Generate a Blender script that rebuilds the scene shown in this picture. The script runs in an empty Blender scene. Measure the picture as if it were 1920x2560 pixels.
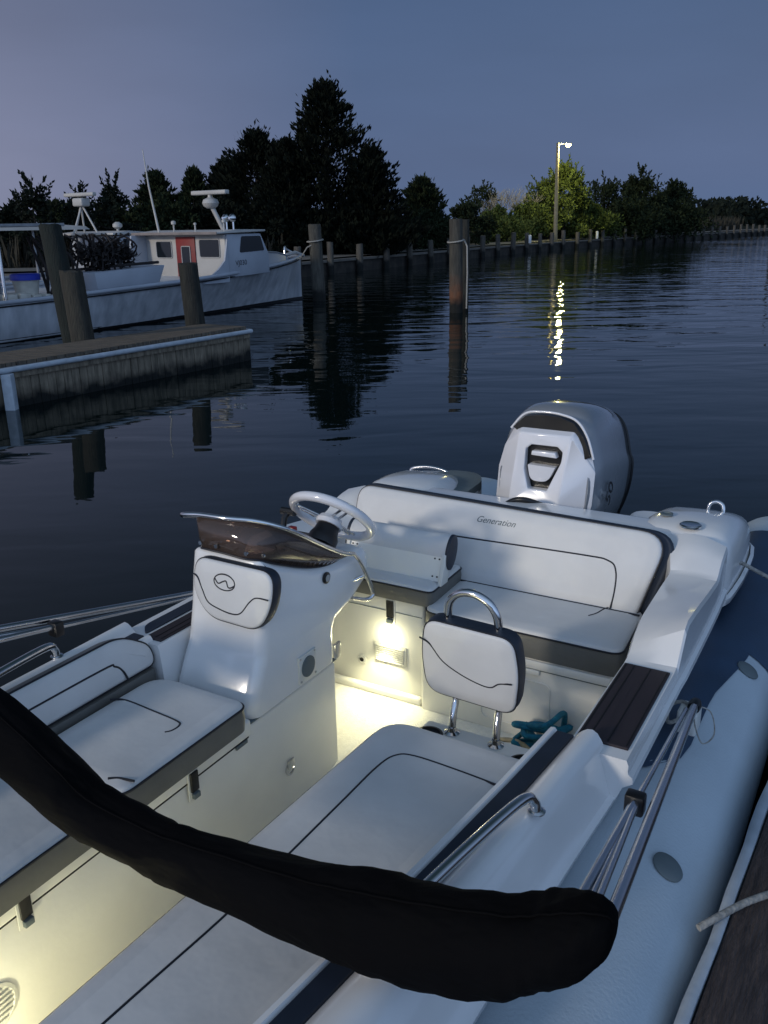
import bpy, bmesh, math, random
from mathutils import Vector, Matrix
from math import radians as R, sin, cos, pi
random.seed(7)
sc = bpy.context.scene
COL = sc.collection

# ------------------------------------------------------------------ materials
def mat(name, color, rough=.5, metal=0., coat=0., var=0., vscale=8., bump=0., bscale=200., spec=.5,
        trans=0., ior=1.45, emit=None, estr=0., color2=None, stretch=None, det=4):
    m = bpy.data.materials.new(name); m.use_nodes = True
    nt = m.node_tree; N = nt.nodes; L = nt.links; b = N['Principled BSDF']
    b.inputs['Base Color'].default_value = (*color, 1)
    b.inputs['Roughness'].default_value = rough
    b.inputs['Metallic'].default_value = metal
    b.inputs['Coat Weight'].default_value = coat
    b.inputs['Coat Roughness'].default_value = .06
    b.inputs['Specular IOR Level'].default_value = spec
    b.inputs['Transmission Weight'].default_value = trans
    b.inputs['IOR'].default_value = ior
    if emit:
        b.inputs['Emission Color'].default_value = (*emit, 1); b.inputs['Emission Strength'].default_value = estr
    tc = N.new('ShaderNodeTexCoord'); mp = N.new('ShaderNodeMapping')
    L.new(tc.outputs['Object'], mp.inputs['Vector'])
    if stretch: mp.inputs['Scale'].default_value = stretch
    if var > 0 or color2:
        n = N.new('ShaderNodeTexNoise'); n.inputs['Scale'].default_value = vscale; n.inputs['Detail'].default_value = det
        L.new(mp.outputs[0], n.inputs['Vector'])
        r = N.new('ShaderNodeValToRGB'); r.color_ramp.elements[0].position = .3; r.color_ramp.elements[1].position = .7
        c2 = color2 if color2 else tuple(c * (1 - var) for c in color)
        r.color_ramp.elements[0].color = (*c2, 1); r.color_ramp.elements[1].color = (*color, 1)
        L.new(n.outputs['Fac'], r.inputs['Fac']); L.new(r.outputs['Color'], b.inputs['Base Color'])
        mr = N.new('ShaderNodeMapRange'); mr.inputs['To Min'].default_value = max(0, rough * .8); mr.inputs['To Max'].default_value = min(1, rough * 1.25)
        L.new(n.outputs['Fac'], mr.inputs['Value']); L.new(mr.outputs['Result'], b.inputs['Roughness'])
    if bump > 0:
        n2 = N.new('ShaderNodeTexNoise'); n2.inputs['Scale'].default_value = bscale; n2.inputs['Detail'].default_value = 3
        L.new(mp.outputs[0], n2.inputs['Vector'])
        bp = N.new('ShaderNodeBump'); bp.inputs['Distance'].default_value = bump; bp.inputs['Strength'].default_value = 1
        L.new(n2.outputs['Fac'], bp.inputs['Height']); L.new(bp.outputs['Normal'], b.inputs['Normal'])
    return m

M = {}
M['gel'] = mat('white_gelcoat', (.74, .74, .73), .18, coat=.5, var=.09, vscale=3.5, det=9, bump=.0012, bscale=7)
M['liner'] = mat('cockpit_liner', (.76, .75, .70), .3, coat=.1, var=.10, vscale=4, det=9, bump=.0004, bscale=60)
M['floor'] = mat('nonskid_floor', (.74, .73, .68), .5, var=.12, vscale=60, bump=.0025, bscale=170)
M['vinyl'] = mat('white_vinyl', (.60, .60, .59), .48, var=.10, vscale=7, bump=.004, bscale=9)
M['vgrey'] = mat('grey_vinyl', (.13, .13, .12), .38, var=.25, vscale=6, bump=.005, bscale=9)
M['navy'] = mat('navy_vinyl', (.018, .026, .042), .45, var=.3, vscale=12)
M['pipe'] = mat('charcoal_piping', (.012, .013, .018), .5)
M['hyp'] = mat('light_grey_hypalon', (.46, .53, .58), .55, var=.10, vscale=4, bump=.0012, bscale=120)
M['hypn'] = mat('navy_hypalon', (.030, .062, .115), .5, var=.3, vscale=5, bump=.001, bscale=120)
M['disc'] = mat('grey_valve_disc', (.12, .15, .16), .6, var=.2)
M['chrome'] = mat('polished_steel', (.62, .62, .62), .12, metal=1, var=.05, vscale=30)
M['alu'] = mat('anodised_tube', (.55, .56, .58), .2, metal=1, var=.06, vscale=6)
M['blackp'] = mat('black_plastic', (.010, .010, .011), .35, var=.2)
M['blackc'] = mat('black_canvas', (.0030, .0030, .0036), .85, var=.5, vscale=9, bump=.018, bscale=13, spec=.07, stretch=(.35, 1, 1))
M['teak'] = mat('dark_synthetic_teak', (.030, .022, .026), .6, var=.3, vscale=10, stretch=(14, 1, 1))
M['groove'] = mat('black_groove', (.004, .004, .005), .7)
M['red'] = mat('red_plastic', (.35, .02, .02), .4)
M['blackglass'] = mat('dark_glass', (.006, .008, .010), .08, var=.1)
M['grille'] = mat('white_plastic_grille', (.62, .62, .58), .4, var=.05)
M['mgrey'] = mat('grey_cowling', (.22, .235, .255), .17, coat=1., var=.08, vscale=4)
M['mwhite'] = mat('white_cowling', (.68, .68, .70), .2, coat=.7, var=.04, vscale=5)
M['blue_rope'] = mat('blue_rope', (.01, .17, .26), .8, var=.4, vscale=60, bump=.003, bscale=90)
M['tan_rope'] = mat('tan_rope', (.45, .38, .24), .85, var=.4, vscale=60, bump=.003, bscale=90)
M['grey_rope'] = mat('weathered_rope', (.36, .35, .32), .9, var=.45, vscale=70, bump=.004, bscale=110)
M['deckwood'] = mat('weathered_planks', (.15, .125, .095), .9, color2=(.06, .05, .04), vscale=5, bump=.01, bscale=30, stretch=(1, 9, 1))
M['dockwood'] = mat('brown_dock_planks', (.080, .062, .058), .85, color2=(.03, .024, .024), vscale=7, bump=.012, bscale=24, stretch=(12, 1.2, 1), det=7)
M['rubber'] = mat('grey_white_rub_strip', (.42, .47, .52), .5, color2=(.30, .34, .38), vscale=9, bump=.004, bscale=18)
M['boatw'] = mat('boat_white', (.52, .54, .57), .4, color2=(.32, .34, .37), vscale=1.8, det=8, stretch=(3, 3, .8), bump=.002, bscale=10)
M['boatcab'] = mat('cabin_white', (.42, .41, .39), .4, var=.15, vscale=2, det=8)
M['cabshade'] = mat('cabin_shaded_white', (.36, .39, .44), .4, var=.15, vscale=2)  # white paint with the bluish shade of the unlit sides put into the colour
M['boatred'] = mat('faded_red_paint', (.22, .022, .022), .55, var=.35, vscale=5)
M['boatblk'] = mat('boot_top_black', (.006, .007, .009), .5)
M['brownroof'] = mat('dull_roof_edge', (.22, .19, .18), .7, var=.3, vscale=5)
M['rustnet'] = mat('rusty_machinery', (.03, .022, .02), .8, color2=(.008, .008, .009), vscale=9, bump=.03, bscale=9)
M['bluelid'] = mat('blue_plastic', (.01, .03, .35), .4, var=.2)
M['bucket'] = mat('cream_plastic', (.5, .48, .42), .5, var=.2)
M['greyp'] = mat('dull_grey_paint', (.28, .29, .31), .5, var=.3)
M['seawall'] = mat('seawall_boards', (.05, .043, .035), .9, color2=(.010, .010, .009), vscale=2.5, det=6)
M['path'] = mat('pale_gravel', (.14, .13, .115), .95, var=.35, vscale=3, det=8)
M['land'] = mat('dark_grassland', (.014, .018, .009), 1, var=.6, vscale=2, spec=0.1)
M['white_box'] = mat('white_post_paint', (.6, .6, .6), .5)
M['pole'] = mat('lamp_pole_timber', (.20, .18, .12), .8, var=.35, vscale=6)
M['lamp_on'] = mat('lit_lamp', (1, 1, 1), .5, emit=(1, .86, .36), estr=130)
M['led'] = mat('lit_courtesy_lens', (1, 1, 1), .5, emit=(1, .95, .55), estr=14)
M['farlight'] = mat('far_lit_window', (1, 1, 1), .5, emit=(1, .8, .75), estr=1.6)

def tinted():
    m = bpy.data.materials.new('smoked_acrylic'); m.use_nodes = True
    nt = m.node_tree; N = nt.nodes; L = nt.links; N.remove(N['Principled BSDF'])
    g = N.new('ShaderNodeBsdfGlossy'); g.inputs['Roughness'].default_value = .04
    t = N.new('ShaderNodeBsdfTransparent'); t.inputs['Color'].default_value = (.50, .38, .32, 1)
    d = N.new('ShaderNodeBsdfDiffuse'); d.inputs['Color'].default_value = (.13, .095, .08, 1)
    f = N.new('ShaderNodeFresnel'); f.inputs['IOR'].default_value = 1.5
    nn = N.new('ShaderNodeTexNoise'); nn.inputs['Scale'].default_value = 9
    mr = N.new('ShaderNodeMapRange'); mr.inputs['To Min'].default_value = .35; mr.inputs['To Max'].default_value = .55
    L.new(nn.outputs['Fac'], mr.inputs['Value'])
    a = N.new('ShaderNodeMixShader'); L.new(mr.outputs['Result'], a.inputs[0]); L.new(t.outputs[0], a.inputs[1]); L.new(d.outputs[0], a.inputs[2])
    b = N.new('ShaderNodeMixShader'); L.new(f.outputs[0], b.inputs[0]); L.new(a.outputs[0], b.inputs[1]); L.new(g.outputs[0], b.inputs[2])
    L.new(b.outputs[0], N['Material Output'].inputs['Surface'])
    return m
M['tint'] = tinted()

def pile_mat(name, ca, cb, wet=.25, rust=False):
    m = mat(name, ca, .9, color2=cb, vscale=4, bump=.02, bscale=14, stretch=(5, 5, .7), det=8)
    nt = m.node_tree; N = nt.nodes; L = nt.links; b = N['Principled BSDF']
    src = b.inputs['Base Color'].links[0].from_socket
    g = N.new('ShaderNodeNewGeometry'); sx = N.new('ShaderNodeSeparateXYZ'); L.new(g.outputs['Position'], sx.inputs[0])
    nz = N.new('ShaderNodeTexNoise'); nz.inputs['Scale'].default_value = 4.5; nz.inputs['Detail'].default_value = 4; L.new(g.outputs['Position'], nz.inputs['Vector'])
    ad = N.new('ShaderNodeMath'); ad.operation = 'MULTIPLY_ADD'; ad.inputs[1].default_value = -.35; L.new(nz.outputs['Fac'], ad.inputs[0]); L.new(sx.outputs['Z'], ad.inputs[2])
    mr = N.new('ShaderNodeMapRange'); mr.inputs['From Min'].default_value = wet - .22; mr.inputs['From Max'].default_value = wet - .05
    L.new(ad.outputs[0], mr.inputs['Value'])
    last = src
    if rust:
        m2 = N.new('ShaderNodeMapRange'); m2.inputs['From Min'].default_value = .75; m2.inputs['From Max'].default_value = .15
        L.new(ad.outputs[0], m2.inputs['Value'])
        mu = N.new('ShaderNodeMath'); mu.operation = 'MULTIPLY'; L.new(m2.outputs[0], mu.inputs[0]); L.new(nz.outputs['Fac'], mu.inputs[1])
        mx = N.new('ShaderNodeMix'); mx.data_type = 'RGBA'; L.new(mu.outputs[0], mx.inputs['Factor'])
        L.new(last, mx.inputs['A']); mx.inputs['B'].default_value = (.22, .07, .02, 1); last = mx.outputs['Result']
    mx = N.new('ShaderNodeMix'); mx.data_type = 'RGBA'; L.new(mr.outputs[0], mx.inputs['Factor'])
    mx.inputs['A'].default_value = (.006, .007, .006, 1); L.new(last, mx.inputs['B'])
    L.new(mx.outputs['Result'], b.inputs['Base Color'])
    return m
M['pile'] = pile_mat('weathered_pile', (.085, .082, .068), (.032, .030, .026))
M['pilenear'] = pile_mat('weathered_short_pile', (.050, .047, .036), (.018, .017, .014))
M['pilerust'] = pile_mat('rust_stained_pile', (.075, .07, .056), (.028, .027, .023), rust=True)
M['piledark'] = pile_mat('dark_pile', (.035, .035, .028), (.008, .009, .008))
M['pilegreen'] = pile_mat('green_tinged_pile', (.016, .022, .018), (.006, .009, .008))
M['skirt'] = pile_mat('stained_pier_skirt', (.27, .225, .165), (.10, .085, .062), wet=.10)
M['wallpile'] = pile_mat('seawall_pile_timber', (.095, .088, .073), (.04, .036, .032), wet=.35)

def leafmat(name, c, c2):
    return mat(name, c, .8, color2=c2, vscale=2.2, spec=.1)
M['cedar'] = leafmat('cedar_foliage', (.0085, .012, .008), (.003, .0045, .003))
M['leaf'] = leafmat('dark_foliage', (.024, .034, .016), (.008, .012, .006))
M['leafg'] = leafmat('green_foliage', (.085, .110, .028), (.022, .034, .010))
M['leafs'] = leafmat('silhouette_foliage', (.016, .022, .015), (.006, .008, .006))
M['twig'] = mat('grey_twigs', (.22, .20, .18), .9, var=.4)
M['bark'] = mat('bark', (.03, .025, .02), .95, var=.5, bump=.02, bscale=12)
M['reed'] = mat('dull_reeds', (.035, .030, .020), .95, color2=(.012, .013, .008), vscale=3)

# ------------------------------------------------------------------ mesh helpers
def link(name, me, m, parent=None, smooth=True, angle=None):
    o = bpy.data.objects.new(name, me); COL.objects.link(o)
    if m:
        for k in (m if isinstance(m, (list, tuple)) else [m]): me.materials.append(M[k])
    if parent: o.parent = parent
    if smooth:
        me.polygons.foreach_set('use_smooth', [True] * len(me.polygons))
        if angle is not None:
            me.set_sharp_from_angle(angle=R(angle))
    me.update()
    return o
def frombm(name, bm, m, parent=None, smooth=True, angle=35):
    bmesh.ops.recalc_face_normals(bm, faces=bm.faces[:])
    me = bpy.data.meshes.new(name); bm.to_mesh(me); bm.free()
    return link(name, me, m, parent, smooth, angle)
def top(o, label, cat, group=None, kind=None):
    if label: o['label'] = label
    if cat: o['category'] = cat
    if group: o['group'] = group
    if kind: o['kind'] = kind
    return o
def empty(name, label, cat, loc=(0, 0, 0), rz=0, group=None):
    o = bpy.data.objects.new(name, None); COL.objects.link(o); o.location = loc; o.rotation_euler = (0, 0, rz)
    o.empty_display_size = .2
    return top(o, label, cat, group)
def copytree(o, parent=None):
    c = o.copy(); COL.objects.link(c); c.parent = parent
    for ch in list(o.children): copytree(ch, c)
    return c

def add_box(bm, lo, hi, bev=0., seg=2):
    r = bmesh.ops.create_cube(bm, size=1)
    vs = r['verts']; lo = Vector(lo); hi = Vector(hi)
    for v in vs: v.co = Vector(((lo[i] + hi[i]) / 2 + v.co[i] * (hi[i] - lo[i]) for i in range(3)))
    if bev > 0:
        es = list({e for v in vs for e in v.link_edges})
        bmesh.ops.bevel(bm, geom=es, offset=bev, segments=seg, profile=.5, affect='EDGES')
def box(name, lo, hi, m, parent=None, bev=.006, seg=2):
    bm = bmesh.new(); add_box(bm, lo, hi, bev, seg); return frombm(name, bm, m, parent)
def add_obox(bm, a, b, w, h, up=(0, 0, 1)):
    a = Vector(a); b = Vector(b); d = (b - a).normalized(); s = d.cross(Vector(up)).normalized(); u = s.cross(d)
    vs = [bm.verts.new(p + s * x * w / 2 + u * y * h / 2) for p in (a, b) for x, y in ((-1, -1), (1, -1), (1, 1), (-1, 1))]
    for f in ((3, 2, 1, 0), (4, 5, 6, 7), (0, 1, 5, 4), (1, 2, 6, 5), (2, 3, 7, 6), (3, 0, 4, 7)): bm.faces.new([vs[i] for i in f])
def prism_bm(poly, axis, a0, a1, bev=0., seg=3, edges=None):
    """poly of 2D points extruded along axis 0/1/2 from a0 to a1"""
    bm = bmesh.new()
    def P(p, a):
        return {0: (a, p[0], p[1]), 1: (p[0], a, p[1]), 2: (p[0], p[1], a)}[axis]
    v0 = [bm.verts.new(P(p, a0)) for p in poly]; v1 = [bm.verts.new(P(p, a1)) for p in poly]
    n = len(poly); bm.faces.new(v0); bm.faces.new(v1[::-1])
    for i in range(n): bm.faces.new((v0[i], v0[(i + 1) % n], v1[(i + 1) % n], v1[i]))
    if bev > 0:
        bmesh.ops.bevel(bm, geom=bm.edges[:], offset=bev, segments=seg, profile=.5, affect='EDGES', clamp_overlap=True)
    return bm
def smooth(pts, n=8, closed=False):
    P = [Vector(p) for p in pts]; out = []; N = len(P)
    rng = range(N) if closed else range(N - 1)
    for i in rng:
        p0 = P[(i - 1) % N] if closed or i > 0 else P[0]
        p1 = P[i]; p2 = P[(i + 1) % N]; p3 = P[(i + 2) % N] if closed or i + 2 < N else P[-1]
        for k in range(n):
            t = k / n
            out.append(.5 * ((2 * p1) + (p2 - p0) * t + (2 * p0 - 5 * p1 + 4 * p2 - p3) * t * t + (3 * p1 - p0 - 3 * p2 + p3) * t ** 3))
    if not closed: out.append(P[-1])
    return out
def add_tube(bm, path, r, sides=10, closed=False, cap=True):
    P = [Vector(p) for p in path]; n = len(P); rings = []
    rad = r if isinstance(r, (list, tuple)) else [r] * n
    prev = None
    for i in range(n):
        if closed: t = (P[(i + 1) % n] - P[i - 1]).normalized()
        else: t = (P[min(i + 1, n - 1)] - P[max(i - 1, 0)]).normalized()
        if prev is None:
            up = Vector((0, 0, 1)) if abs(t.z) < .9 else Vector((1, 0, 0))
            nrm = (up - t * up.dot(t)).normalized()
        else:
            nrm = prev - t * prev.dot(t)
            nrm = nrm.normalized() if nrm.length > 1e-6 else Vector((1, 0, 0))
        prev = nrm; bi = t.cross(nrm)
        rings.append([bm.verts.new(P[i] + (nrm * cos(2 * pi * k / sides) + bi * sin(2 * pi * k / sides)) * rad[i]) for k in range(sides)])
    m = n if closed else n - 1
    for i in range(m):
        a = rings[i]; b = rings[(i + 1) % n]
        for k in range(sides): bm.faces.new((a[k], a[(k + 1) % sides], b[(k + 1) % sides], b[k]))
    if cap and not closed: bm.faces.new(rings[0][::-1]); bm.faces.new(rings[-1])
def tube(name, path, r, m, parent=None, sides=10, closed=False):
    bm = bmesh.new(); add_tube(bm, path, r, sides, closed); return frombm(name, bm, m, parent, angle=50)
def loft_bm(secs, closed_ring=True, cap=True):
    bm = bmesh.new(); rs = [[bm.verts.new(p) for p in s] for s in secs]; n = len(secs[0])
    for i in range(len(rs) - 1):
        for k in range(n if closed_ring else n - 1):
            bm.faces.new((rs[i][k], rs[i][(k + 1) % n], rs[i + 1][(k + 1) % n], rs[i + 1][k]))
    if cap and closed_ring: bm.faces.new(rs[0][::-1]); bm.faces.new(rs[-1])
    return bm
def rounded(poly, rad, seg=6):
    """round the corners of a 2D polygon; rad a number or list"""
    n = len(poly); out = []
    for i in range(n):
        p = Vector(poly[i]); a = Vector(poly[i - 1]); b = Vector(poly[(i + 1) % n])
        r = rad[i] if isinstance(rad, (list, tuple)) else rad
        if r <= 0: out.append(p); continue
        da = (a - p); db = (b - p); r_ = min(r, da.length * .49, db.length * .49)
        A = p + da.normalized() * r_; B = p + db.normalized() * r_
        for k in range(seg + 1):
            t = k / seg; out.append(A * (1 - t) ** 2 + p * 2 * t * (1 - t) + B * t * t)
    return out
def offset(poly, d):
    n = len(poly); out = []
    area = sum(poly[i - 1].x * poly[i].y - poly[i].x * poly[i - 1].y for i in range(n))
    sg = 1 if area > 0 else -1
    for i in range(n):
        a = (poly[i] - poly[i - 1]); b = (poly[(i + 1) % n] - poly[i])
        if a.length < 1e-9: a = b
        if b.length < 1e-9: b = a
        na = Vector((-a.y, a.x)).normalized(); nb = Vector((-b.y, b.x)).normalized()
        m = (na + nb); m = m.normalized() if m.length > 1e-6 else na
        out.append(poly[i] + m * d * sg / max(.5, m.dot(na)))
    return out
def pad(name, poly, rad, O, X, Y, t, mats, parent, edge=.018, pipe=.0040, seams=(), seamr=.0036, seg=7, dome=.006, sidebulge=.004):
    """upholstered pad: light face, darker side band, piping on the rim, seams on the face"""
    O = Vector(O); X = Vector(X).normalized(); Y = Vector(Y).normalized(); Nn = X.cross(Y).normalized()
    base = [Vector(p) for p in poly]; rl = rad if isinstance(rad, (list, tuple)) else [rad] * len(poly)
    def inset(d):
        return rounded(offset(base, d) if d else base, [max(.003, r - d * .9) for r in rl], seg)
    pl = inset(0)
    def P(p, h): return O + X * p.x + Y * p.y + Nn * h
    bm = bmesh.new(); rings = []
    prof = [(0.0, 0.0, 1), (-sidebulge, t * .45, 1), (0.0, t - edge, 1)]
    for k in range(1, 5):
        an = k / 4 * pi / 2; prof.append((edge * (1 - cos(an)), t - edge + edge * sin(an), 0))
    prof += [(edge + .012, t + dome * .5, 0), (edge + .03, t + dome, 0)]
    for off, h, mi in prof:
        q = inset(off)
        rings.append(([bm.verts.new(P(p, h)) for p in q], mi))
    n = len(pl)
    for i in range(len(rings) - 1):
        for k in range(n):
            f = bm.faces.new((rings[i][0][k], rings[i][0][(k + 1) % n], rings[i + 1][0][(k + 1) % n], rings[i + 1][0][k]))
            f.material_index = rings[i + 1][1]
    bm.faces.new(rings[0][0][::-1]).material_index = 1
    bm.faces.new(rings[-1][0])
    bmesh.ops.recalc_face_normals(bm, faces=bm.faces[:])
    me = bpy.data.meshes.new(name); bm.to_mesh(me); bm.free()
    o = link(name, me, mats, parent, angle=60)
    if pipe:
        tube('piping', [P(p, t - edge + .002) for p in inset(-.001)], pipe, 'pipe', o, 6, True)
    for s in seams:
        pts = smooth([(p[0], p[1], 0) for p in s], 6)
        tube('seam', [P(Vector((p.x, p.y)), t + dome * .8) for p in pts], seamr, 'pipe', o, 6)
    return o
def lathe(name, prof, m, parent=None, loc=(0, 0, 0), seg=24, axis='Z', angle=40):
    bm = bmesh.new(); rings = []
    for r, z in prof:
        rings.append([bm.verts.new((r * cos(2 * pi * k / seg), r * sin(2 * pi * k / seg), z)) for k in range(seg)])
    for i in range(len(rings) - 1):
        for k in range(seg): bm.faces.new((rings[i][k], rings[i][(k + 1) % seg], rings[i + 1][(k + 1) % seg], rings[i + 1][k]))
    bm.faces.new(rings[0][::-1]); bm.faces.new(rings[-1])
    mt = {'Z': Matrix(), 'Y': Matrix.Rotation(-pi / 2, 4, 'X'), 'X': Matrix.Rotation(pi / 2, 4, 'Y')}[axis]
    bmesh.ops.transform(bm, matrix=Matrix.Translation(loc) @ mt, verts=bm.verts[:])
    return frombm(name, bm, m, parent, angle=angle)
def text(name, s, size, m, parent, O, X, Y, shear=0., extrude=.0006):
    cu = bpy.data.curves.new(name, 'FONT'); cu.body = s; cu.size = size; cu.shear = shear; cu.extrude = extrude; cu.align_x = 'CENTER'
    tmp = bpy.data.objects.new(name + '_tmp', cu); COL.objects.link(tmp)
    dg = bpy.context.evaluated_depsgraph_get(); me = bpy.data.meshes.new_from_object(tmp.evaluated_get(dg))
    bpy.data.objects.remove(tmp); bpy.data.curves.remove(cu)
    X = Vector(X).normalized(); Y = Vector(Y).normalized(); Z = X.cross(Y)
    mt = Matrix(((X.x, Y.x, Z.x, O[0]), (X.y, Y.y, Z.y, O[1]), (X.z, Y.z, Z.z, O[2]), (0, 0, 0, 1)))
    me.transform(mt); me.materials.clear()
    return link(name, me, m, parent, smooth=False)

# ------------------------------------------------------------------ the inflatable boat (local: x = towards the dock, y = aft, z = up)
A = R(30.5)
boat = empty('inflatable_boat', 'white rigid inflatable boat with grey tubes, console and lit cockpit, moored at the dock', 'boat', (0, 0, 0), -A)
CS = -1.32      # centre line

# hull and floor
secs = []
for y, hw, zk in ((-.75, .10, .05), (-.4, .38, -.08), (.1, .55, -.2), (.8, .62, -.28), (2., .64, -.32), (3.55, .64, -.32)):
    secs.append([(CS - hw, y, -.004), (CS - hw, y, -.03), (CS, y, zk - .05), (CS + hw, y, -.03), (CS + hw, y, -.004)])
frombm('hull', loft_bm(secs), 'gel', boat)
frombm('cockpit_floor', prism_bm([(-.5, .0), (-.5, .06), (2.25, .06), (2.40, .085), (2.62, .148), (2.75, .155), (2.95, .155), (2.95, .0)], 0, -2.05, -.62, 0), 'floor', boat, angle=40)

# port/starboard coamings, lofted along the boat
def coaming(side):
    def X(x): return x if side > 0 else 2 * (-1.345 if fwd[0] else -1.285) - x
    fwd = [True]; obs = []
    # forward rounded part
    secs = []
    for y in (-.3, .1, .5, .88, 1.33, 1.7, 1.985 if side > 0 else 1.88):
        si = {-.3: -.93, .1: -.875, .5: -.815, .88: -.765, 1.33: -.712, 1.7: -.672, 1.985: -.647, 1.88: -.655}[y]
        if side < 0: si = -.662
        sf = -.52 + .035 * max(0, (y - 1.4) / .6) if y > 1.4 else -.52 - .10 * max(0, (1.0 - y))
        ring = [(si - .025, .16), (si - .025, .712), (si - .018, .722), (si - .006, .724), (si, .716), (si + .052, .716)]
        a = si + .054
        for k in range(9):
            t = k / 8; ring.append((a + (sf - a) * t, .722 + .030 * sin(pi * min(1, t * 1.15)) - .125 * t ** 3.4))
        ring += [(sf + .014, .588), (sf + .012, .572), (sf - .03, .53), (sf - .06, .2)]
        secs.append([(X(p[0]), y, p[1]) for p in ring])
    c = frombm('forward_coaming', loft_bm(secs), 'gel', boat, angle=40)
    # navy strip inlaid on the inner rim
    bm = bmesh.new(); rr = []
    for y in (.1, .5, .88, 1.33, 1.7, 1.975 if side > 0 else 1.87):
        si = {.1: -.875, .5: -.815, .88: -.765, 1.33: -.712, 1.7: -.672, 1.975: -.648, 1.87: -.656}[y]
        if side < 0: si = -.662
        rr.append([bm.verts.new((X(si + dx), y, .7165 + dz)) for dx, dz in ((.002, 0), (.004, .006), (.048, .006), (.050, 0))])
    for i in range(len(rr) - 1):
        for k in range(3): bm.faces.new((rr[i][k], rr[i][k + 1], rr[i + 1][k + 1], rr[i + 1][k]))
    frombm('navy_rim_strip', bm, 'navy', boat)
    fwd[0] = False
    # aft part: low step with teak, then the rising block, then the stern hump
    def sec(y, si, zi, so, zo, hump=0.):
        if sd_far: so = -.43
        r = [(si - .05, .16), (si - .008, zi - .02), (si, zi)]
        for t in (.33, .66): r.append((si + (so - si) * t, zi + (zo - zi) * t + hump * sin(pi * t)))
        r += [(so, zo), (so + .006, zo - .015)]
        w_ = .05 if sd_far else 0
        fl = .655 if side > 0 else .62
        r += [(so + .005 + w_, fl + .022), (so + .007 + w_, fl + .012), (so + .018 + w_, fl + .004), (so + .020 + w_, fl - .012), (so - .005, fl - .03), (so - .055, .5), (so - .06, .2)]
        return [(X(p[0]), y, p[1]) for p in r]
    sd_far = side < 0
    S_ = [sec(1.86 if sd_far else 1.95, -.606, .706, -.452, .706), sec(2.46, -.602, .706, -.452, .706), sec(2.495, -.602, .708, -.452, .712),
          sec(2.53, -.604, .712, -.451, .765), sec(2.56, -.606, .722, -.450, .812), sec(2.60, -.609, .738, -.450, .826), sec(2.70, -.613, .764, -.450, .820),
          sec(2.95, -.618, .766, -.452, .788, .002), sec(3.10, -.620, .766, -.454, .772, .004), sec(3.13, -.622, .772, -.455, .780, .008), sec(3.19, -.64, .812, -.457, .812, .020), sec(3.25, -.66, .830, -.459, .825, .026), sec(3.31, -.69, .84, -.462, .832, .028)]
    frombm('aft_coaming', loft_bm(S_), 'gel', boat, angle=22)
    H_ = []
    for y, s0, s1, z in ((3.312, -.80, -.462, .80), (3.35, -.82, -.452, .842), (3.43, -.84, -.446, .862), (3.56, -.84, -.44, .86), (3.70, -.82, -.44, .842), (3.85, -.78, -.445, .80), (3.97, -.74, -.46, .72), (4.05, -.74, -.50, .64), (4.08, -.72, -.52, .52)):
        r = []
        for k in range(13):
            t = k / 12; a = pi * (1 - t)
            w = (s1 - s0) / 2; cx = (s0 + s1) / 2
            ex = .45
            r.append((cx + w * math.copysign(abs(cos(a)) ** ex, cos(a)), .60 + (z - .60) * abs(sin(a)) ** ex))
        r = [(s0 - .01, .56)] + r + [(s1 + .006, .625), (s1 + .020, .618), (s1 + .018, .595), (s1 - .03, .56)]
        H_.append([(X(p[0]), y, p[1]) for p in r])
    h = frombm('stern_corner', loft_bm(H_), 'gel', boat, angle=50)
    # synthetic teak step
    tx = -.461 if side > 0 else -.530
    if side < 0:
        frombm('navy_rim_strip', prism_bm([(p.x, p.y) for p in rounded([(X(-.512), 1.90), (X(-.462), 1.95), (X(-.462), 3.0), (X(-.512), 3.0)], .02, 4)], 2, .700, .711, .001, 1), 'navy', boat)
    y0, y1 = (1.995, 2.455) if side > 0 else (1.885, 2.43)
    t = frombm('step_pad', prism_bm([(X(-.598), y0), (X(tx), y0), (X(tx), y1), (X(-.598), y1)], 2, .704, .7125, .002, 1), 'teak', boat)
    for q in range(6):
        xx = -.598 + .006 + q * .0245
        if q in ((0, 1, 3, 5) if side > 0 else (0, 1)): box('groove', (min(X(xx), X(xx + .0035)), y0 + .01, .7126), (max(X(xx), X(xx + .0035)), y1 - .01, .7136), 'groove', t, 0)
    return h
hr = coaming(1); hl = coaming(-1)

# grab rails on the forward coamings
for sd in (1, -1):
    def X(x): return x if sd > 0 else 2 * -1.345 - x
    pth = smooth([(X(-.560), 1.60, .745), (X(-.565), 1.592, .775), (X(-.578), 1.55, .800), (X(-.61), 1.35, .81), (X(-.645), 1.12, .81), (X(-.655), 1.06, .80), (X(-.66), 1.03, .75)], 6)
    g = tube('grab_rail', pth, .0125, 'chrome', boat, 12)
    lathe('flange', [(.020, 0), (.020, .003), (.015, .006), (.013, .007)], 'chrome', g, (X(-.560), 1.602, .7445))

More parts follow.
